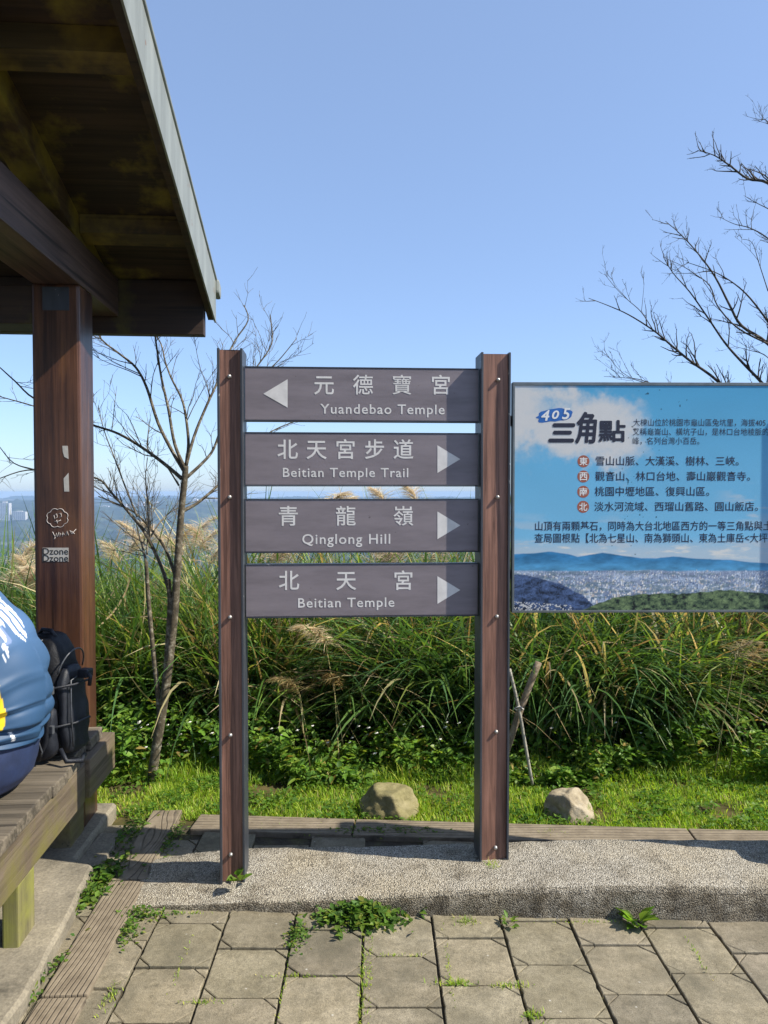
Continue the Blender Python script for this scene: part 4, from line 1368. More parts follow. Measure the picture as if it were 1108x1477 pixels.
def m_rock(name, c1, c2, c3):
    m, nt, bs = new_mat(name)
    v = coords(nt)
    n = noise(nt, v, 9.0, 9, 0.68)
    c = ramp(nt, n, [(0.3, c1), (0.5, c2), (0.72, c3)])
    nt.links.new(c, bs.inputs['Base Color'])
    bs.inputs['Roughness'].default_value = 0.85
    bump(nt, bs, noise(nt, v, 26, 8, 0.7), 0.6, 0.012)
    return m


boulder(561, 1180, 3.72, 0.295, 0.185, 0.24, 2.0, m_rock('mossy_rock', (0.085, 0.075, 0.03), (0.19, 0.165, 0.07), (0.29, 0.25, 0.14)), 'mossy brown boulder on the lawn between the sign posts',
        [((0.75, -0.5, 0.4), 0.72), ((-0.3, -0.9, 0.1), 0.75), ((0.05, -0.1, 1), 0.78), ((-0.9, -0.2, 0.5), 0.8)])
boulder(820, 1191, 3.68, 0.25, 0.20, 0.20, 5.3, m_rock('pale_rock', (0.16, 0.125, 0.075), (0.29, 0.24, 0.16), (0.42, 0.37, 0.28)), 'pale tan boulder with a dark split side, on the lawn below the information board',
        [((-0.85, -0.75, 0.1), 0.62), ((0.7, -0.4, 0.75), 0.70), ((-0.2, 0.1, 1), 0.8), ((0.2, -1, 0.1), 0.78)])


# ------------------------------------------------------------------ grasses and plants
def blades(base, az, L, W, lean, curl, segs, tint, twist=0.35):
    """ribbons: base (n,3); bending from 'lean' to 'lean + curl' (angles from upright) along their length"""
    n = len(base)
    t = np.linspace(0, 1, segs + 1)[None, :]
    an = lean[:, None] + curl[:, None] * t ** 1.25
    st = L[:, None] / segs
    hx_ = np.concatenate([np.zeros((n, 1)), np.cumsum(np.sin(an[:, :-1]) * st, 1)], 1)
    hz_ = np.concatenate([np.zeros((n, 1)), np.cumsum(np.cos(an[:, :-1]) * st, 1)], 1)
    ca_, sa_ = np.cos(az)[:, None], np.sin(az)[:, None]
    px_ = base[:, 0:1] + hx_ * ca_; py_ = base[:, 1:2] + hx_ * sa_; pz_ = base[:, 2:3] + hz_
    wv = W[:, None] * np.where(t < 0.25, 0.55 + 1.8 * t, 1.0) * np.clip(1 - np.clip((t - 0.35) / 0.65, 0, 1) ** 1.6, 0.04, 1) / 2
    tw = (rng.uniform(-twist, twist, (n, 1)) + rng.uniform(-twist, twist, (n, 1)) * t * 2)
    ox = -sa_ * wv * np.cos(tw); oy = ca_ * wv * np.cos(tw); oz = wv * np.sin(tw)
    v = np.stack([np.stack([px_ - ox, py_ - oy, pz_ - oz], -1), np.stack([px_ + ox, py_ + oy, pz_ + oz], -1)], 2).reshape(-1, 3)
    k = 2 * (segs + 1)
    one = np.array([[2 * i, 2 * i + 1, 2 * i + 3, 2 * i + 2] for i in range(segs)])
    f = (one[None] + (np.arange(n) * k)[:, None, None]).reshape(-1, 4)
    return v, f, np.repeat(tint, k, 0)


def join(parts):
    vs, fs, ts_, n = [], [], [], 0
    for v, f, t in parts:
        vs.append(v); fs.append(f + n); ts_.append(t); n += len(v)
    return np.concatenate(vs), np.concatenate(fs), np.concatenate(ts_)


def tints(n, cols, probs, var=0.25):
    c = np.array(cols)[rng.choice(len(cols), n, p=np.array(probs) / sum(probs))]
    return c * (1 + rng.uniform(-var, var, (n, 1))) * (1 + rng.uniform(-0.08, 0.08, (n, 3)))


def leaves(pos, nrm_az, pitch, L, W, tint):
    """folded kite leaves; each points along azimuth nrm_az, raised by pitch"""
    n = len(pos)
    d = np.stack([np.cos(nrm_az) * np.cos(pitch), np.sin(nrm_az) * np.cos(pitch), np.sin(pitch)], -1)
    s = np.stack([-np.sin(nrm_az), np.cos(nrm_az), rng.uniform(-.5, .5, n)], -1)
    u = np.cross(d, s)
    L = L[:, None]; W = W[:, None]
    b_ = pos
    m1 = pos + d * L * 0.45 - u * W * 0.10
    l1 = pos + d * L * 0.38 + s * W * 0.5 + u * W * 0.12
    r1 = pos + d * L * 0.38 - s * W * 0.5 + u * W * 0.12
    l2 = pos + d * L * 0.72 + s * W * 0.3 + u * W * 0.06 - np.array([0, 0, 1]) * L * 0.05
    r2 = pos + d * L * 0.72 - s * W * 0.3 + u * W * 0.06 - np.array([0, 0, 1]) * L * 0.05
    tp = pos + d * L - np.array([0, 0, 1]) * L * 0.16
    v = np.stack([b_, l1, l2, tp, r2, r1, m1], 1).reshape(-1, 3)
    one = np.array([[0, 6, 1, 1], [1, 6, 3, 2], [0, 5, 6, 6], [5, 4, 3, 6]])
    tri = np.array([[0, 6, 1], [1, 6, 2], [2, 6, 3], [0, 5, 6], [5, 4, 6], [4, 3, 6]])
    f = (tri[None] + (np.arange(n) * 7)[:, None, None]).reshape(-1, 3)
    return v, f, np.repeat(tint, 7, 0)


GREEN = [(0.090, 0.175, 0.038), (0.060, 0.135, 0.042), (0.130, 0.22, 0.040), (0.20, 0.27, 0.07)]
DRY = [(0.36, 0.30, 0.17), (0.20, 0.155, 0.085), (0.46, 0.40, 0.25)]


def clump(cx, cy, n, Lr, spread, lean=(0.05, 0.75), curl=(0.4, 1.9), W=(0.012, 0.027), dry=0.15, az0=None, azs=math.pi, segs=8, dark=False, z0=None):
    base = np.stack([cx + rng.normal(0, spread, n), cy + rng.normal(0, spread * 0.8, n), np.zeros(n)], -1)
    base[:, 2] = ground_z(base[:, 0], base[:, 1]) if z0 is None else z0
    az = rng.uniform(0, 2 * np.pi, n) if az0 is None else rng.normal(az0, azs, n)
    cols = GREEN + DRY
    pr_ = [0.35, 0.35 if not dark else 0.9, 0.2 if not dark else 0.05, 0.1 if not dark else 0.02]
    s_ = sum(pr_)
    pr_ = [p_ / s_ * (1 - dry) for p_ in pr_] + [dry * 0.4, dry * 0.35, dry * 0.25]
    return blades(base, az, rng.uniform(*Lr, n), rng.uniform(*W, n), rng.uniform(*lean, n), rng.uniform(*curl, n), segs, tints(n, cols, pr_))


# the silver grass that fills the slope edge
parts = []
for row, (yy, hgt) in enumerate(((4.95, 1.15), (5.35, 1.45), (5.8, 1.7), (6.35, 1.95), (7.0, 2.2))):
    x = -4.6
    while x < 4.8:
        cx = x + rng.uniform(-0.15, 0.15); cy = yy + rng.uniform(-0.15, 0.15)
        pxc = 554 + cx / cy * F_PX
        dry = 0.18
        if 330 < pxc < 560: dry = 0.38
        if pxc > 930: dry = 0.34
        if pxc < 320: dry = 0.10
        hh = hgt
        if pxc < 330: hh *= 0.92
        parts.append(clump(cx, cy, 165, (hh * 0.75, hh * 1.25), 0.16, dry=dry, dark=(520 < pxc < 900 and rng.random() < 0.6)))
        x += 0.42
for k in range(26):          # the bushier stand behind the young tree
    cx, cy = rng.uniform(-2.9, -0.95), rng.uniform(4.9, 6.0)
    parts.append(clump(cx, cy, 170, (0.8, 1.35 + 0.2 * (cy - 4.9)), 0.2, lean=(0.0, 0.5), curl=(0.3, 1.5), W=(0.012, 0.024), dry=0.07))
n = 760                    # broken stems and dead leaves caught in the stand
bx = rng.uniform(-3.4, 3.9, n); by = rng.uniform(4.7, 5.6, n)
base = np.stack([bx, by, ground_z(bx, by) + rng.uniform(0.0, 0.9, n) * rng.random(n)], -1)
parts.append(blades(base, rng.uniform(0, 2 * np.pi, n), rng.uniform(0.35, 1.0, n), rng.uniform(0.006, 0.016, n), rng.uniform(0.1, 1.7, n), rng.normal(0, 0.8, n), 8, tints(n, DRY + [(0.15, 0.105, 0.055)], [1, 1, 0.8, 1]), 0.9))
v, f, t = join(parts)
sg = mesh_np('silver_grass', v, f, M['leaf'], tint=t)
tag(sg, 'tall mass of arching silver grass along the edge of the slope', 'grass', kind='stuff')

# three clumps that stand out
for (px_, py_, yy, lab, kw) in (
        (835, 1085, 4.85, 'dark green silver grass clump with long drooping blades under the information board', dict(n=300, Lr=(0.9, 1.35), spread=0.2, lean=(0.0, 0.4), curl=(1.3, 2.6), dry=0.12, dark=True, az0=-1.4, azs=1.1)),
        (650, 1085, 4.90, 'dark silver grass clump fanning to the left between the sign posts', dict(n=300, Lr=(0.9, 1.45), spread=0.17, lean=(0.1, 0.6), curl=(1.0, 2.1), dry=0.14, dark=True, az0=3.6, azs=0.55)),
        (925, 1060, 4.95, 'pale green silver grass clump leaning right under the information board', dict(n=240, Lr=(0.9, 1.3), spread=0.15, lean=(0.1, 0.6), curl=(1.2, 2.2), dry=0.12, az0=-0.8, azs=1.0))):
    c = P(px_, py_, yy)
    v, f, t = clump(0, 0, z0=0.0, W=(0.013, 0.027), segs=10, **kw)
    o = mesh_np('silver_grass_clump', v, f, M['leaf'], tint=t, loc=(c.x, c.y, float(ground_z(c.x, c.y))))
    tag(o, lab, 'grass clump')


# plumes of the silver grass
def plume(tip, droop, L, az, lab, grp=None, col=(0.66, 0.56, 0.40), n=300, stalk=0.9, hair=0.17, base_dir=None, shape=None):
    """tip: where the feathery head begins; the head bends over by droop along azimuth az"""
    tip = Vector(tip)
    root = empty('grass_plume', (tip.x, tip.y, tip.z - stalk * 0.95))
    tag(root, lab, 'grass plume', grp)
    loc = Vector(root.location)
    ax = []
    p_ = tip.copy(); an = 0.15
    for i in range(13):
        ax.append(p_.copy())
        an = 0.15 + droop * (i / 12) ** 0.8
        p_ = p_ + Vector((math.sin(an) * math.cos(az), math.sin(an) * math.sin(az), math.cos(an))) * L / 12
    back = Vector((-math.cos(az), -math.sin(az), 0)) * 0.12
    st_ = MB().tube([Vector((0, 0, 0)) + back * 1.2, back * 0.6 + Vector((0, 0, stalk * 0.5)), tip - loc - Vector((0, 0, 0.0)), ax[4] - loc, ax[8] - loc, ax[12] - loc], [0.004, 0.0035, 0.0026, 0.002, 0.0015, 0.0008], 5)
    st_.build('stalk', M['stalk'], root)
    tt = rng.uniform(0, 1, n)
    k = np.clip((tt * 12).astype(int), 0, 11)
    axn = np.array([list(q_ - loc) for q_ in ax])
    base = axn[k] + (axn[k + 1] - axn[k]) * (tt * 12 - k)[:, None]
    haz = np.where(rng.random(n) < 0.6, az + rng.normal(0, 0.7, n), rng.uniform(0, 2 * np.pi, n))
    Lh = hair * (1.15 - 0.7 * tt) * rng.uniform(0.7, 1.2, n)
    v, f, t = blades(base, haz, Lh, np.full(n, 0.0036), rng.uniform(0.2, 0.7, n) + droop * 0.45, rng.uniform(0.5, 1.5, n), 4, tints(n, [col, [c_ * 1.25 for c_ in col], [c_ * 0.75 for c_ in col]], [1, 1, 1], 0.15), 0.8)
    mesh_np('plume_head', v, f, M['plume'], root, tint=t)
    return root


M['stalk'] = m_plain('dry_stalk', (0.30, 0.25, 0.10), 0.7, 0, 0.2, 30, 0)
g1 = 'plumes behind the young tree'
for (px_, py_, yy, L_, dr, az) in ((172, 812, 5.9, 0.22, 1.2, 2.8), (186, 800, 6.0, 0.25, 1.3, 0.3), (205, 788, 6.2, 0.28, 1.2, 3.2), (238, 792, 6.2, 0.30, 1.2, 3.0), (248, 800, 6.1, 0.26, 1.0, 0.4),
                                   (276, 786, 6.2, 0.32, 1.2, 0.3), (286, 800, 6.0, 0.30, 1.3, 0.2), (298, 795, 6.1, 0.30, 1.2, 2.9), (302, 815, 5.8, 0.26, 1.4, 0.3), (264, 810, 6.0, 0.28, 1.2, 2.7)):
    plume(P(px_, py_, yy), dr, L_, az, 'feathery tan silver grass plume behind the young tree', g1)
g2 = 'plumes left of the pavilion post'
for (px_, py_, yy, L_, dr, az) in ((26, 822, 5.6, 0.24, 0.9, 0.5), (48, 835, 5.5, 0.2, 1.0, 3.0), (34, 858, 5.2, 0.25, 1.0, 0.2), (12, 850, 5.2, 0.2, 1.2, 0.3)):
    plume(P(px_, py_, yy), dr, L_, az, 'tan silver grass plume at the left edge beyond the pavilion post', g2)
g3 = 'plumes in the gaps of the sign'
for (px_, py_, yy, L_, dr, az) in ((478, 728, 6.2, 0.17, 1.7, 0.1), (556, 728, 6.2, 0.16, 1.1, 2.9), (490, 735, 6.3, 0.15, 1.5, 0.2), (602, 726, 6.4, 0.18, 0.9, 3.0), (400, 812, 5.7, 0.2, 1.6, 0.2), (385, 815, 5.8, 0.2, 1.5, 0.1),
                                   (545, 815, 5.8, 0.2, 1.7, 0.1), (560, 812, 5.7, 0.2, 1.6, 0.3), (620, 812, 5.7, 0.22, 1.6, 0.2), (570, 816, 5.9, 0.2, 1.6, 3.0)):
    plume(P(px_, py_, yy), dr, L_, az, 'tan silver grass plume seen through the gaps between sign plates', g3)
plume(P(470, 930, 4.42), 1.9, 0.24, 3.1, 'large drooping tan plume below the lowest sign plate', col=(0.62, 0.52, 0.33), n=380, hair=0.12)
plume(P(432, 1000, 4.40), 1.9, 0.20, 3.2, 'small drooping plume low among the dark grass beside left sign post', col=(0.42, 0.33, 0.16), n=280, hair=0.11)
plume(P(482, 985, 4.38), 2.9, 0.16, 2.0, 'hanging brown plume among the dark grass between sign posts', col=(0.40, 0.28, 0.12), n=240, hair=0.09)
plume(P(1060, 948, 4.25), 1.8, 0.18, 0.1, 'grey tan plume drooping below the right end of information board', col=(0.42, 0.35, 0.2), n=150, hair=0.1)
plume(P(1075, 960, 4.3), 1.8, 0.18, 0.3, 'brown tan plume drooping lower at the right edge of frame', col=(0.36, 0.27, 0.14), n=150, hair=0.1)

# undergrowth: broad weeds at the foot of the silver grass
n = 30000
x = rng.uniform(-3.6, 4.2, n); y = 4.14 + 0.85 * rng.random(n) ** 1.5 + 0.10 * np.sin(x * 5)
hmax = 0.09 + 0.20 * sstep(4.15, 4.8, y) + 0.22 * np.clip(fbm(x / 0.8, y / 0.8, 3, 5), -0.8, 1) + 0.24 * np.exp(-((x - 1.9) / 0.55) ** 2) + 0.16 * np.exp(-((x + 0.62) / 0.22) ** 2) + 0.20 * np.exp(-((x + 1.35) / 0.35) ** 2)
pos = np.stack([x, y, ground_z(x, y) + np.clip(hmax, 0.05, 1) * rng.random(n) ** 0.7], -1)
keep = (fbm(x / 0.45, y / 0.45, 3, 8) + 0.6 * rng.random(n) > 0.10) & ~((np.abs(x + 1.25) < 0.16) & (y < 4.30) & (pos[:, 2] > 0.02 + 0.10 * rng.random(n)))
pos = pos[keep]; n = len(pos)
v, f, t = leaves(pos, rng.uniform(0, 2 * np.pi, n), rng.uniform(-0.5, 0.8, n), rng.uniform(0.03, 0.075, n), rng.uniform(0.018, 0.042, n),
                 tints(n, [(0.10, 0.21, 0.03), (0.15, 0.28, 0.04), (0.075, 0.165, 0.032), (0.21, 0.31, 0.055), (0.3, 0.24, 0.08)], [0.35, 0.3, 0.2, 0.12, 0.03]))
ug = mesh_np('undergrowth', v, f, M['leaf'], tint=t)
tag(ug, 'low tangle of broad-leaved weeds at the foot of the silver grass', 'undergrowth', kind='stuff')
n = 90
mbp = MB()
for k in range(n):
    u_ = rng.random()
    px_ = 160 + 150 * rng.random() if u_ < 0.55 else (360 + 330 * rng.random() if u_ < 0.9 else 740 + 340 * rng.random())
    c = P(px_, 1040 + 55 * rng.random(), 4.25 + 0.25 * rng.random())
    for j in range(5):
        a_ = 2 * math.pi * j / 5 + k
        d = Vector((math.cos(a_), math.sin(a_) * 0.7, 0.25 * math.sin(a_ + 1))) * 0.011
        s_ = Vector((-d.y, d.x, 0.002)) * 0.5
        mbp.add([c, c + d * 0.7 + s_, c + d * 1.2, c + d * 0.7 - s_], [(0, 1, 2, 3)])
fl_ = mbp.build('flowers', M['petal'])
tag(fl_, 'scatter of tiny white wildflowers in the undergrowth', 'wildflowers', kind='stuff')


# plants of broad leaves that can be told apart
def broad_plant(c, n, L, W, lab, tint=None, upright=0.7, name='broadleaf_plant'):
    az = np.linspace(0, 2 * np.pi, n, endpoint=False) + rng.uniform(-0.3, 0.3, n)
    v, f, t = blades(np.zeros((n, 3)) + rng.normal(0, 0.012, (n, 3)) * np.array([1, 1, 0]), az, rng.uniform(L * 0.75, L * 1.15, n), rng.uniform(W * 0.8, W * 1.2, n), rng.uniform(0.2, upright, n), rng.uniform(0.6, 1.5, n), 7,
                     tints(n, tint or [(0.07, 0.16, 0.03), (0.10, 0.2, 0.035), (0.055, 0.13, 0.03)], [1, 1, 1]), 0.15)
    o = mesh_np(name, v, f, M['leaf'], tint=t, loc=c)
    return tag(o, lab, 'plant')


broad_plant(P(400, 1108, 4.3), 13, 0.26, 0.055, 'broad-leaved lily plant at lawn edge beside left sign post')
broad_plant(P(185, 1085, 4.4), 12, 0.34, 0.05, 'broad-leaved plant left of the young tree trunk')
broad_plant(P(205, 1060, 4.6), 12, 0.40, 0.045, 'taller strap-leaved plant behind the young tree trunk')

# lawn
def lawn_field(n, x0, x1, y0, y1, Lr, cols, probs, fn=None):
    x = rng.uniform(x0, x1, n); y = rng.uniform(y0, y1, n)
    if fn is not None:
        k = fn(x, y); x, y = x[k], y[k]
    n = len(x)
    base = np.stack([x, y, ground_z(x, y) - 0.003], -1)
    pat = 0.75 + 0.5 * np.clip(fbm(x / 0.5, y / 0.5, 4, 3), -0.6, 0.8)
    return blades(base, rng.uniform(0, 2 * np.pi, n), rng.uniform(*Lr, n) * pat, rng.uniform(0.0035, 0.0065, n), rng.uniform(0.05, 0.6, n), rng.uniform(0.2, 1.3, n), 3, tints(n, cols, probs))


LC = [(0.24, 0.37, 0.04), (0.32, 0.45, 0.05), (0.41, 0.49, 0.07), (0.17, 0.29, 0.035), (0.50, 0.44, 0.19)]
bare = lambda x, y: (fbm(x / 0.62, y / 0.62, 3, 6) + 0.5 * rng.random(len(x)) > -0.06) & (y > 3.585 - 0.065 * x)
v1 = lawn_field(90000, -1.75, 2.9, 3.40, 4.55, (0.025, 0.065), LC, [0.3, 0.3, 0.18, 0.17, 0.05], bare)
v2 = lawn_field(9000, -1.75, 2.9, 4.1, 4.6, (0.07, 0.15), LC, [0.3, 0.3, 0.2, 0.2, 0.02])
v3 = []
for (bx0, by0, r_) in ((0.025, 3.66, 0.17), (0.875, 3.60, 0.15)):      # uncut grass round the boulders
    a0 = rng.uniform(0, 2 * np.pi, 420); rr_ = r_ * rng.uniform(0.8, 1.25, 420)
    k = (by0 + 0.8 * rr_ * np.sin(a0)) > (3.59 - 0.065 * bx0)
    xx_, yy_ = (bx0 + rr_ * np.cos(a0))[k], (by0 + 0.10 + 0.8 * rr_ * np.sin(a0))[k]; n = len(xx_)
    v3.append(blades(np.stack([xx_, yy_, ground_z(xx_, yy_)], -1), rng.uniform(0, 2 * np.pi, n), rng.uniform(0.04, 0.10, n), rng.uniform(0.0035, 0.006, n), rng.uniform(0.05, 0.5, n), rng.uniform(0.2, 1.2, n), 3, tints(n, LC, [0.3, 0.3, 0.2, 0.2, 0.05])))
v, f, t = join([v1, v2] + v3)
lw = mesh_np('lawn_grass', v, f, M['lawn'], tint=t)
tag(lw, 'short sunlit yellow-green lawn grass with bare patches', 'grass', kind='stuff')
n = 16000
x = rng.uniform(-1.7, 2.8, n); y = rng.uniform(3.45, 4.5, n)
k = (fbm(x / 0.35, y / 0.35, 3, 12) > 0.0) & (y > 3.60 - 0.065 * x); x, y = x[k], y[k]; n = len(x)
v, f, t = leaves(np.stack([x, y, ground_z(x, y) + rng.uniform(0.015, 0.05, n)], -1), rng.uniform(0, 2 * np.pi, n), rng.uniform(-0.2, 0.5, n), rng.uniform(0.012, 0.034, n), rng.uniform(0.010, 0.024, n),
                 tints(n, [(0.085, 0.18, 0.025), (0.12, 0.22, 0.03)], [1, 1]))
cl_ = mesh_np('ground_cover_leaves', v, f, M['lawn'], tint=t)
tag(cl_, 'patches of small round weed leaves creeping through the lawn', 'ground cover', kind='stuff')


# weeds in the joints of the paving
def weed(px_, py_, z, w, d, n, L, lab, kind='leaf', name='weed_tuft', rot=0.0):
    r0 = P(px_, py_, 1.0) - Vector((0, 0, CAM_H))
    t_ = (z - CAM_H) / r0.z
    c = Vector((0, 0, CAM_H)) + r0 * t_
    x = rng.normal(0, w / 2.4, n); y = rng.normal(0, d / 2.4, n)
    if kind == 'leaf':
        hh = 0.6 * L + 1.2 * L * np.exp(-(x / (w * 0.4)) ** 2 - (y / (d * 0.5)) ** 2)
        v, f, t = leaves(np.stack([x, y, hh * rng.random(n)], -1), rng.uniform(0, 2 * np.pi, n), rng.uniform(-0.3, 0.7, n), rng.uniform(0.5, 1.1, n) * L, rng.uniform(0.3, 0.6, n) * L,
                         tints(n, [(0.10, 0.19, 0.03), (0.14, 0.23, 0.035), (0.075, 0.155, 0.03), (0.2, 0.24, 0.05)], [1, 1, 1, 0.5]))
    else:
        v, f, t = blades(np.stack([x, y, np.zeros(n)], -1), rng.uniform(0, 2 * np.pi, n), rng.uniform(0.5, 1.1, n) * L, np.full(n, 0.003), rng.uniform(0.1, 0.9, n), rng.uniform(0.3, 1.3, n), 3, tints(n, LC, [1, 1, 1, 1, 0.3]))
    o = mesh_np(name, v, f, M['lawn'], tint=t, loc=c)
    o.rotation_euler = (0, 0, rot)
    return tag(o, lab, 'weed', 'weeds in the paving joints')


weed(520, 1326, 0.0, 0.19, 0.085, 760, 0.040, 'largest green weed mat spilling from the foot of the kerb')
weed(430, 1352, 0.0, 0.05, 0.10, 170, 0.020, 'small green weed mat running down a joint left of the largest mat')
weed(672, 1330, 0.0, 0.06, 0.03, 60, 0.022, 'tiny grass tuft at the kerb foot below the right sign post', 'g')
weed(524, 1420, 0.0, 0.02, 0.22, 160, 0.018, 'mossy grass strip along the joint below the largest weed mat', 'g')
weed(660, 1420, 0.0, 0.08, 0.02, 110, 0.022, 'grass tuft in a cross joint right of bottom centre', 'g')
weed(738, 1424, 0.0, 0.07, 0.02, 70, 0.018, 'thin grass tuft in a cross joint nearer the right', 'g')
weed(770, 1466, 0.0, 0.04, 0.03, 80, 0.02, 'small grass tuft at the bottom edge of the paving', 'g')
weed(205, 1322, 0.0, 0.14, 0.04, 150, 0.022, 'weed strip where the kerb runs out beside the edging planks')
weed(188, 1345, 0.0, 0.05, 0.13, 120, 0.020, 'weed strip along the joint beside the middle edging plank')
weed(160, 1440, 0.0, 0.03, 0.10, 60, 0.018, 'grass sprouts in the joint near the nearest edging plank', 'g')
weed(150, 1270, 0.0, 0.10, 0.22, 260, 0.040, 'lush clover weeds in the gap beside the pavilion floor', rot=-0.15)
weed(120, 1305, 0.0, 0.05, 0.14, 120, 0.036, 'leafy weeds lower in the gap beside the pavilion floor', rot=-0.15)
weed(60, 1420, 0.0, 0.04, 0.22, 110, 0.026, 'sparse weeds at the bottom of the gap beside the pavilion floor', rot=-0.15)
weed(187, 1205, 0.0, 0.07, 0.30, 200, 0.03, 'clover weeds between the pavilion floor and the looped edging plank', rot=-0.1)
weed(246, 1215, 0.0, 0.05, 0.28, 200, 0.022, 'clover strip inside the corner of the edging planks')
weed(560, 1202, 0.0, 0.55, 0.05, 420, 0.020, 'long dark weed strip along the edging behind the kerb')
weed(420, 1195, 0.0, 0.22, 0.04, 120, 0.022, 'short grass strip along the edging behind the left post', 'g')
weed(800, 1206, 0.0, 0.10, 0.03, 50, 0.03, 'grass blades growing over the edging below the pale boulder', 'g')
weed(710, 1252, 0.095, 0.03, 0.03, 45, 0.035, 'grass tuft growing at the foot of the right sign post', 'g')
weed(535, 1385, 0.0, 0.012, 0.3, 60, 0.012, 'fine moss sprouts down the centre joint', 'g')


for (px_, py_, w_, d_, n_, lab) in ((290, 1447, 0.10, 0.015, 60, 'moss sprouts in a cross joint at bottom left of the pavers'), (430, 1409, 0.12, 0.012, 60, 'moss sprouts in the cross joint left of the centre joint strip'),
                                (580, 1379, 0.10, 0.012, 40, 'moss sprouts in the cross joint below the largest weed mat'), (648, 1400, 0.010, 0.20, 60, 'moss sprouts down the joint right of the centre strip'),
                                (410, 1420, 0.010, 0.22, 50, 'moss sprouts down the joint below the small weed mat'), (262, 1390, 0.010, 0.16, 40, 'moss sprouts down the second joint from the edging planks'),
                                (1010, 1385, 0.010, 0.14, 40, 'moss sprouts down a joint near the right edge'), (850, 1331, 0.20, 0.014, 60, 'moss line along the kerb foot left of the leafy weed'),
                                (250, 1318, 0.16, 0.014, 70, 'moss line along the kerb foot below the left sign post')):
    weed(px_, py_, 0.0, w_, d_, n_, 0.013, lab, 'g')


def leaf_plant(px_, py_, z, n, L, W, lab, up=(0.2, 1.1)):
    r0 = P(px_, py_, 1.0) - Vector((0, 0, CAM_H))
    c = Vector((0, 0, CAM_H)) + r0 * ((z - CAM_H) / r0.z)
    az = rng.uniform(0, 2 * np.pi, n)
    p0 = np.stack([0.012 * np.cos(az), 0.012 * np.sin(az), rng.uniform(0.0, 0.03, n)], -1)
    v, f, t = leaves(p0, az, rng.uniform(*up, n), rng.uniform(0.7, 1.1, n) * L, rng.uniform(0.8, 1.1, n) * W, tints(n, [(0.13, 0.24, 0.035), (0.18, 0.28, 0.05), (0.10, 0.20, 0.03)], [1, 1, 1]))
    o = mesh_np('leafy_weed', v, f, M['lawn'], tint=t, loc=c)
    return tag(o, lab, 'weed')


leaf_plant(920, 1335, 0.0, 15, 0.085, 0.045, 'bright leafy weed sprouting at the kerb foot at right')
leaf_plant(345, 1272, 0.07, 7, 0.055, 0.040, 'small three-leaved sprout at the foot of left sign post', (0.3, 1.2))
leaf_plant(735, 1335, 0.0, 12, 0.035, 0.018, 'small reddish dried weed at the kerb foot below right post')


# ------------------------------------------------------------------ bare trees
def m_bark(name, c1, c2, c3):
    m, nt, bs = new_mat(name)
    v = coords(nt)
    n = noise(nt, v, 28.0, 7, 0.7)
    c = ramp(nt, n, [(0.3, c1), (0.52, c2), (0.72, c3)])
    nt.links.new(c, bs.inputs['Base Color'])
    bs.inputs['Roughness'].default_value = 0.85
    bump(nt, bs, noise(nt, v, 70, 5), 0.6, 0.006)
    return m


def smooth_path(pts, k=4):
    pts = [Vector(p) for p in pts]
    out = []
    n = len(pts)
    for i in range(n - 1):
        p0, p1, p2, p3 = pts[max(i - 1, 0)], pts[i], pts[i + 1], pts[min(i + 2, n - 1)]
        for j in range(k):
            t = j / k
            out.append(0.5 * ((2 * p1) + (p2 - p0) * t + (2 * p0 - 5 * p1 + 4 * p2 - p3) * t * t + (3 * p1 - p0 - 3 * p2 + p3) * t ** 3))
    out.append(pts[-1])
    return out


def twigs(mb, path, r0, depth, rs, dens, ln_, up=0.5, thin=0.55):
    L = sum((path[i + 1] - path[i]).length for i in range(len(path) - 1))
    m_ = max(1, int(L * dens))
    for _ in range(m_):
        t = rs.uniform(0.18, 1.0)
        k = min(int(t * (len(path) - 1)), len(path) - 2)
        p = path[k].lerp(path[k + 1], rs.random())
        d = (path[k + 1] - path[k]).normalized()
        side = Vector((rs.gauss(0, 1), rs.gauss(0, 1), rs.gauss(0, 1)))
        side = (side - d * side.dot(d)).normalized()
        dr = (d * rs.uniform(0.5, 1.1) + side * rs.uniform(0.5, 1.0) + Vector((0, 0, up * rs.random()))).normalized()
        l = ln_ * rs.uniform(0.35, 1.2) * (1.1 - 0.5 * t)
        ps = [p]
        for s in range(4):
            dr = (dr + Vector((rs.gauss(0, .14), rs.gauss(0, .14), rs.gauss(0, .12) + 0.05))).normalized()
            ps.append(ps[-1] + dr * l / 4)
        rr_ = max(0.0013, r0 * (1 - 0.6 * t) * thin)
        mb.tube(ps, [rr_, rr_ * 0.85, rr_ * 0.65, rr_ * 0.5, max(0.0008, rr_ * 0.3)], 5 if depth == 0 else 4, False)
        if depth > 0:
            twigs(mb, ps, rr_, depth - 1, rs, dens * 1.6, ln_ * 0.42, up, thin)


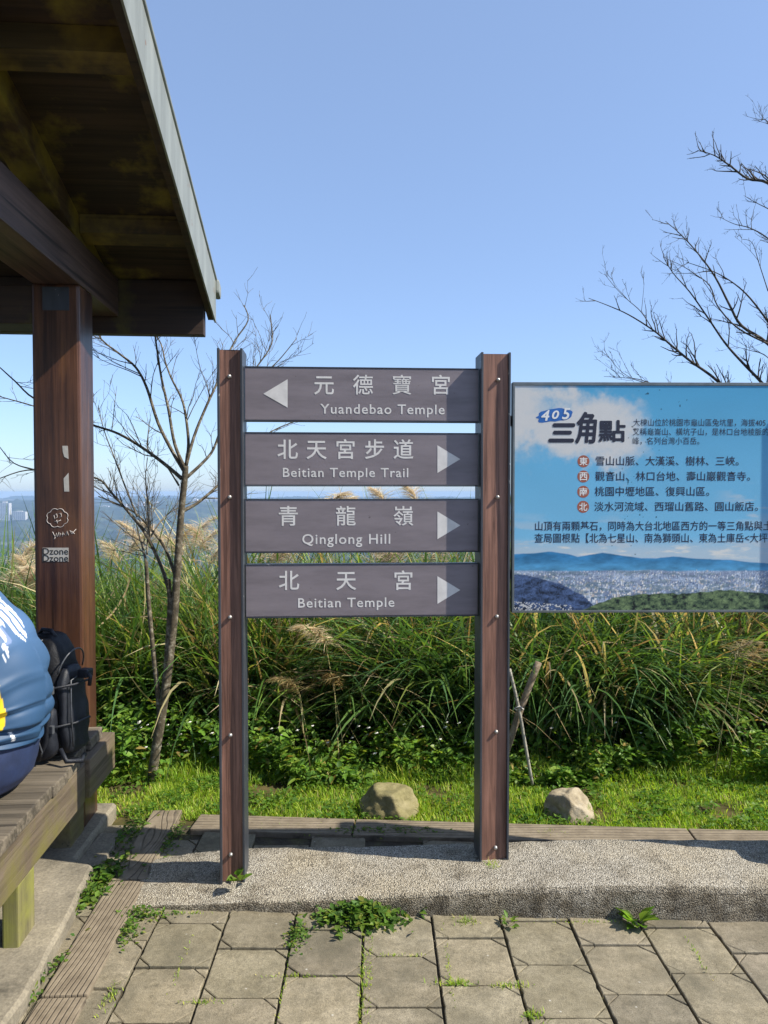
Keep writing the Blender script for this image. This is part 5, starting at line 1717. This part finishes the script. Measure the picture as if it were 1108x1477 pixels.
def tree(name, base, trunk, limbs, mat, lab, seed, y0, dens, ln_, depth=1, thick=1.0):
    """trunk / limbs: lists of (px, py, dy) with a start and an end radius"""
    rs = random.Random(seed)
    root = empty(name, base)
    tag(root, lab, 'tree')
    def w(p): return P(p[0], p[1], y0 + (p[2] if len(p) > 2 else 0.0)) - Vector(base)
    tm = MB()
    for pts, ra_, rb_ in trunk:
        sp = smooth_path([w(p) for p in pts])
        m_ = len(sp)
        tm.tube(sp, [(ra_ + (rb_ - ra_) * i / (m_ - 1)) * (1 + 0.08 * mnoise.noise(sp[i] * 9)) for i in range(m_)], 10)
    tm.build('trunk', mat, root)
    bm_ = MB()
    for pts, ra_, rb_ in limbs:
        # limbs weave in depth as well, away from their start
        q_ = []
        dy = 0.0; sl = rs.uniform(0.05, 0.5)
        for i, p in enumerate(pts):
            d0 = p[2] if len(p) > 2 else 0.0
            q_.append((p[0], p[1], d0 + sl * i / max(1, len(pts) - 1)))
        sp = smooth_path([w(p) for p in q_])
        m_ = len(sp)
        bm_.tube(sp, [(ra_ + (rb_ - ra_) * (i / (m_ - 1)) ** 0.8) * thick for i in range(m_)], 7)
        twigs(bm_, sp, (ra_ + rb_) / 2, depth, rs, dens, ln_)
    bm_.build('branches', mat, root)
    return root


bark1 = m_bark('lichened_bark', (0.030, 0.024, 0.015), (0.085, 0.068, 0.042), (0.36, 0.33, 0.26))
y1 = 4.15
b1 = P(219, 1124, y1); b1.z = -0.02
tree('young_tree', b1,
     [([(219, 1126), (226, 1075), (238, 1000), (250, 900), (256, 820), (261, 745), (266, 695), (268, 672)], 0.029, 0.016),
      ([(234, 1030), (240, 960), (245, 880), (244, 850), (243, 835)], 0.017, 0.012),
      ([(232, 1050), (228, 1000), (220, 930), (214, 860), (211, 810)], 0.017, 0.010)],
     [([(266, 680), (248, 650), (228, 610), (212, 560), (196, 530), (172, 510), (150, 493), (140, 478), (128, 440)], 0.012, 0.003),
      ([(266, 674), (252, 640), (243, 590), (233, 545), (226, 500), (222, 470), (214, 430)], 0.011, 0.003),
      ([(268, 674), (272, 640), (268, 600), (262, 575), (247, 545), (238, 520), (232, 495), (215, 470)], 0.010, 0.003),
      ([(268, 674), (280, 630), (296, 590), (312, 555), (325, 520), (340, 490), (358, 462), (352, 440)], 0.010, 0.003),
      ([(262, 690), (236, 668), (206, 646), (172, 626), (140, 615), (100, 602), (50, 586), (0, 572)], 0.012, 0.003),
      ([(268, 690), (292, 668), (308, 648), (322, 610), (342, 570), (370, 530), (392, 495), (390, 455)], 0.010, 0.003),
      ([(262, 738), (284, 726), (306, 708), (330, 685), (362, 648), (392, 622), (436, 604)], 0.011, 0.003),
      ([(342, 570), (372, 545), (400, 522), (428, 488)], 0.006, 0.002),
      ([(258, 700), (240, 672), (225, 658)], 0.006, 0.002),
      ([(244, 852), (232, 815), (210, 770), (188, 742), (162, 712), (140, 690), (90, 683), (40, 678), (0, 690)], 0.012, 0.003),
      ([(252, 828), (238, 790), (218, 764), (198, 742), (172, 728), (142, 716)], 0.010, 0.003),
      ([(198, 745), (180, 700), (165, 660), (150, 620), (142, 585)], 0.006, 0.002),
      ([(211, 812), (206, 790), (200, 770), (196, 750)], 0.008, 0.003),
      ([(212, 800), (214, 760), (213, 725), (210, 690), (213, 660)], 0.006, 0.002),
      ([(214, 780), (232, 752), (252, 735), (285, 722)], 0.006, 0.002),
      ([(0, 530), (22, 550), (50, 575), (100, 592)], 0.003, 0.006),
      ([(0, 645), (20, 668), (50, 678)], 0.002, 0.004)],
     bark1, 'bare young tree with several thin stems between the pavilion post and the sign', 5, y1, 15.0, 0.32, 1)

bark2 = m_bark('dark_bark', (0.018, 0.014, 0.010), (0.045, 0.036, 0.027), (0.11, 0.09, 0.07))
y2 = 5.2
b2 = P(1230, 1090, y2); b2.z = -0.2
tree('bare_tree', b2,
     [([(1230, 1110), (1225, 1000), (1212, 880), (1200, 760), (1185, 660)], 0.075, 0.05)],
     [([(1200, 760), (1150, 690), (1090, 610), (1038, 552), (995, 520), (966, 496), (942, 476), (907, 454), (878, 441), (849, 430)], 0.026, 0.003),
      ([(942, 476), (925, 450), (905, 432), (888, 415), (872, 395)], 0.006, 0.002),
      ([(1190, 680), (1140, 600), (1099, 552), (1073, 525), (1047, 496), (1021, 458), (995, 421), (971, 394), (957, 371)], 0.024, 0.003),
      ([(1185, 660), (1150, 550), (1108, 496), (1070, 470), (1053, 441), (1032, 400), (1009, 368), (983, 339), (960, 319)], 0.026, 0.003),
      ([(1170, 600), (1140, 510), (1108, 464), (1082, 430), (1059, 409), (1030, 392), (990, 378)], 0.018, 0.003),
      ([(1108, 496), (1064, 473), (1035, 441), (1024, 412), (1002, 395), (983, 383), (957, 371)], 0.011, 0.002),
      ([(1185, 660), (1190, 480), (1150, 300), (1108, 264), (1079, 258), (1053, 239), (1030, 224), (1006, 217)], 0.03, 0.003),
      ([(1180, 480), (1150, 380), (1108, 344), (1082, 329), (1059, 323), (1038, 313)], 0.014, 0.002),
      ([(1170, 360), (1140, 318), (1108, 301), (1090, 292), (1073, 282)], 0.010, 0.002),
      ([(1150, 300), (1130, 220), (1108, 176), (1098, 174)], 0.010, 0.002),
      ([(1100, 640), (1000, 580), (931, 550), (900, 545), (871, 543)], 0.010, 0.002),
      ([(931, 552), (910, 545), (890, 530), (871, 504)], 0.005, 0.002),
      ([(1185, 660), (1250, 500), (1300, 380), (1340, 280)], 0.03, 0.005),
      ([(1108, 420), (1095, 380), (1085, 350), (1070, 345)], 0.006, 0.002),
      ([(1130, 560), (1108, 516), (1080, 505), (1060, 500)], 0.008, 0.002)],
     bark2, 'dark bare tree spreading twigs above the information board at right', 9, y2, 11.0, 0.26, 2, 0.62)

# stakes
M['stake'] = m_bark('stake_bark', (0.08, 0.055, 0.035), (0.20, 0.15, 0.10), (0.36, 0.30, 0.22))
M['pale_stake'] = m_bark('pale_stake_bark', (0.13, 0.12, 0.10), (0.30, 0.28, 0.23), (0.45, 0.42, 0.36))
def stake(pts, r, lab, mat):
    base = P(*pts[0])
    q_ = [P(*p) - base for p in pts]
    return tag(MB().tube(smooth_path(q_), r, 8).build('tree_stake', mat, loc=base), lab, 'stake')
stake([(722, 1110, 4.06), (735, 1070, 4.06), (752, 1020, 4.06), (777, 955, 4.06)], 0.019, 'thick brown stake leaning right behind the right sign post', M['stake'])
stake([(768, 1132, 4.03), (757, 1070, 4.03), (748, 1020, 4.03), (735, 965, 4.03)], 0.009, 'thin pale stake crossing the thick brown stake', M['pale_stake'])
MB_t = MB().tube([P(742, 1022, 4.025), P(750, 1019, 4.015), P(755, 1023, 4.025), P(748, 1026, 4.07), P(742, 1022, 4.025)], 0.004, 6).build('cord', M['paper'])
tag(MB_t, 'pale cord tying the two crossed stakes together', 'cord')
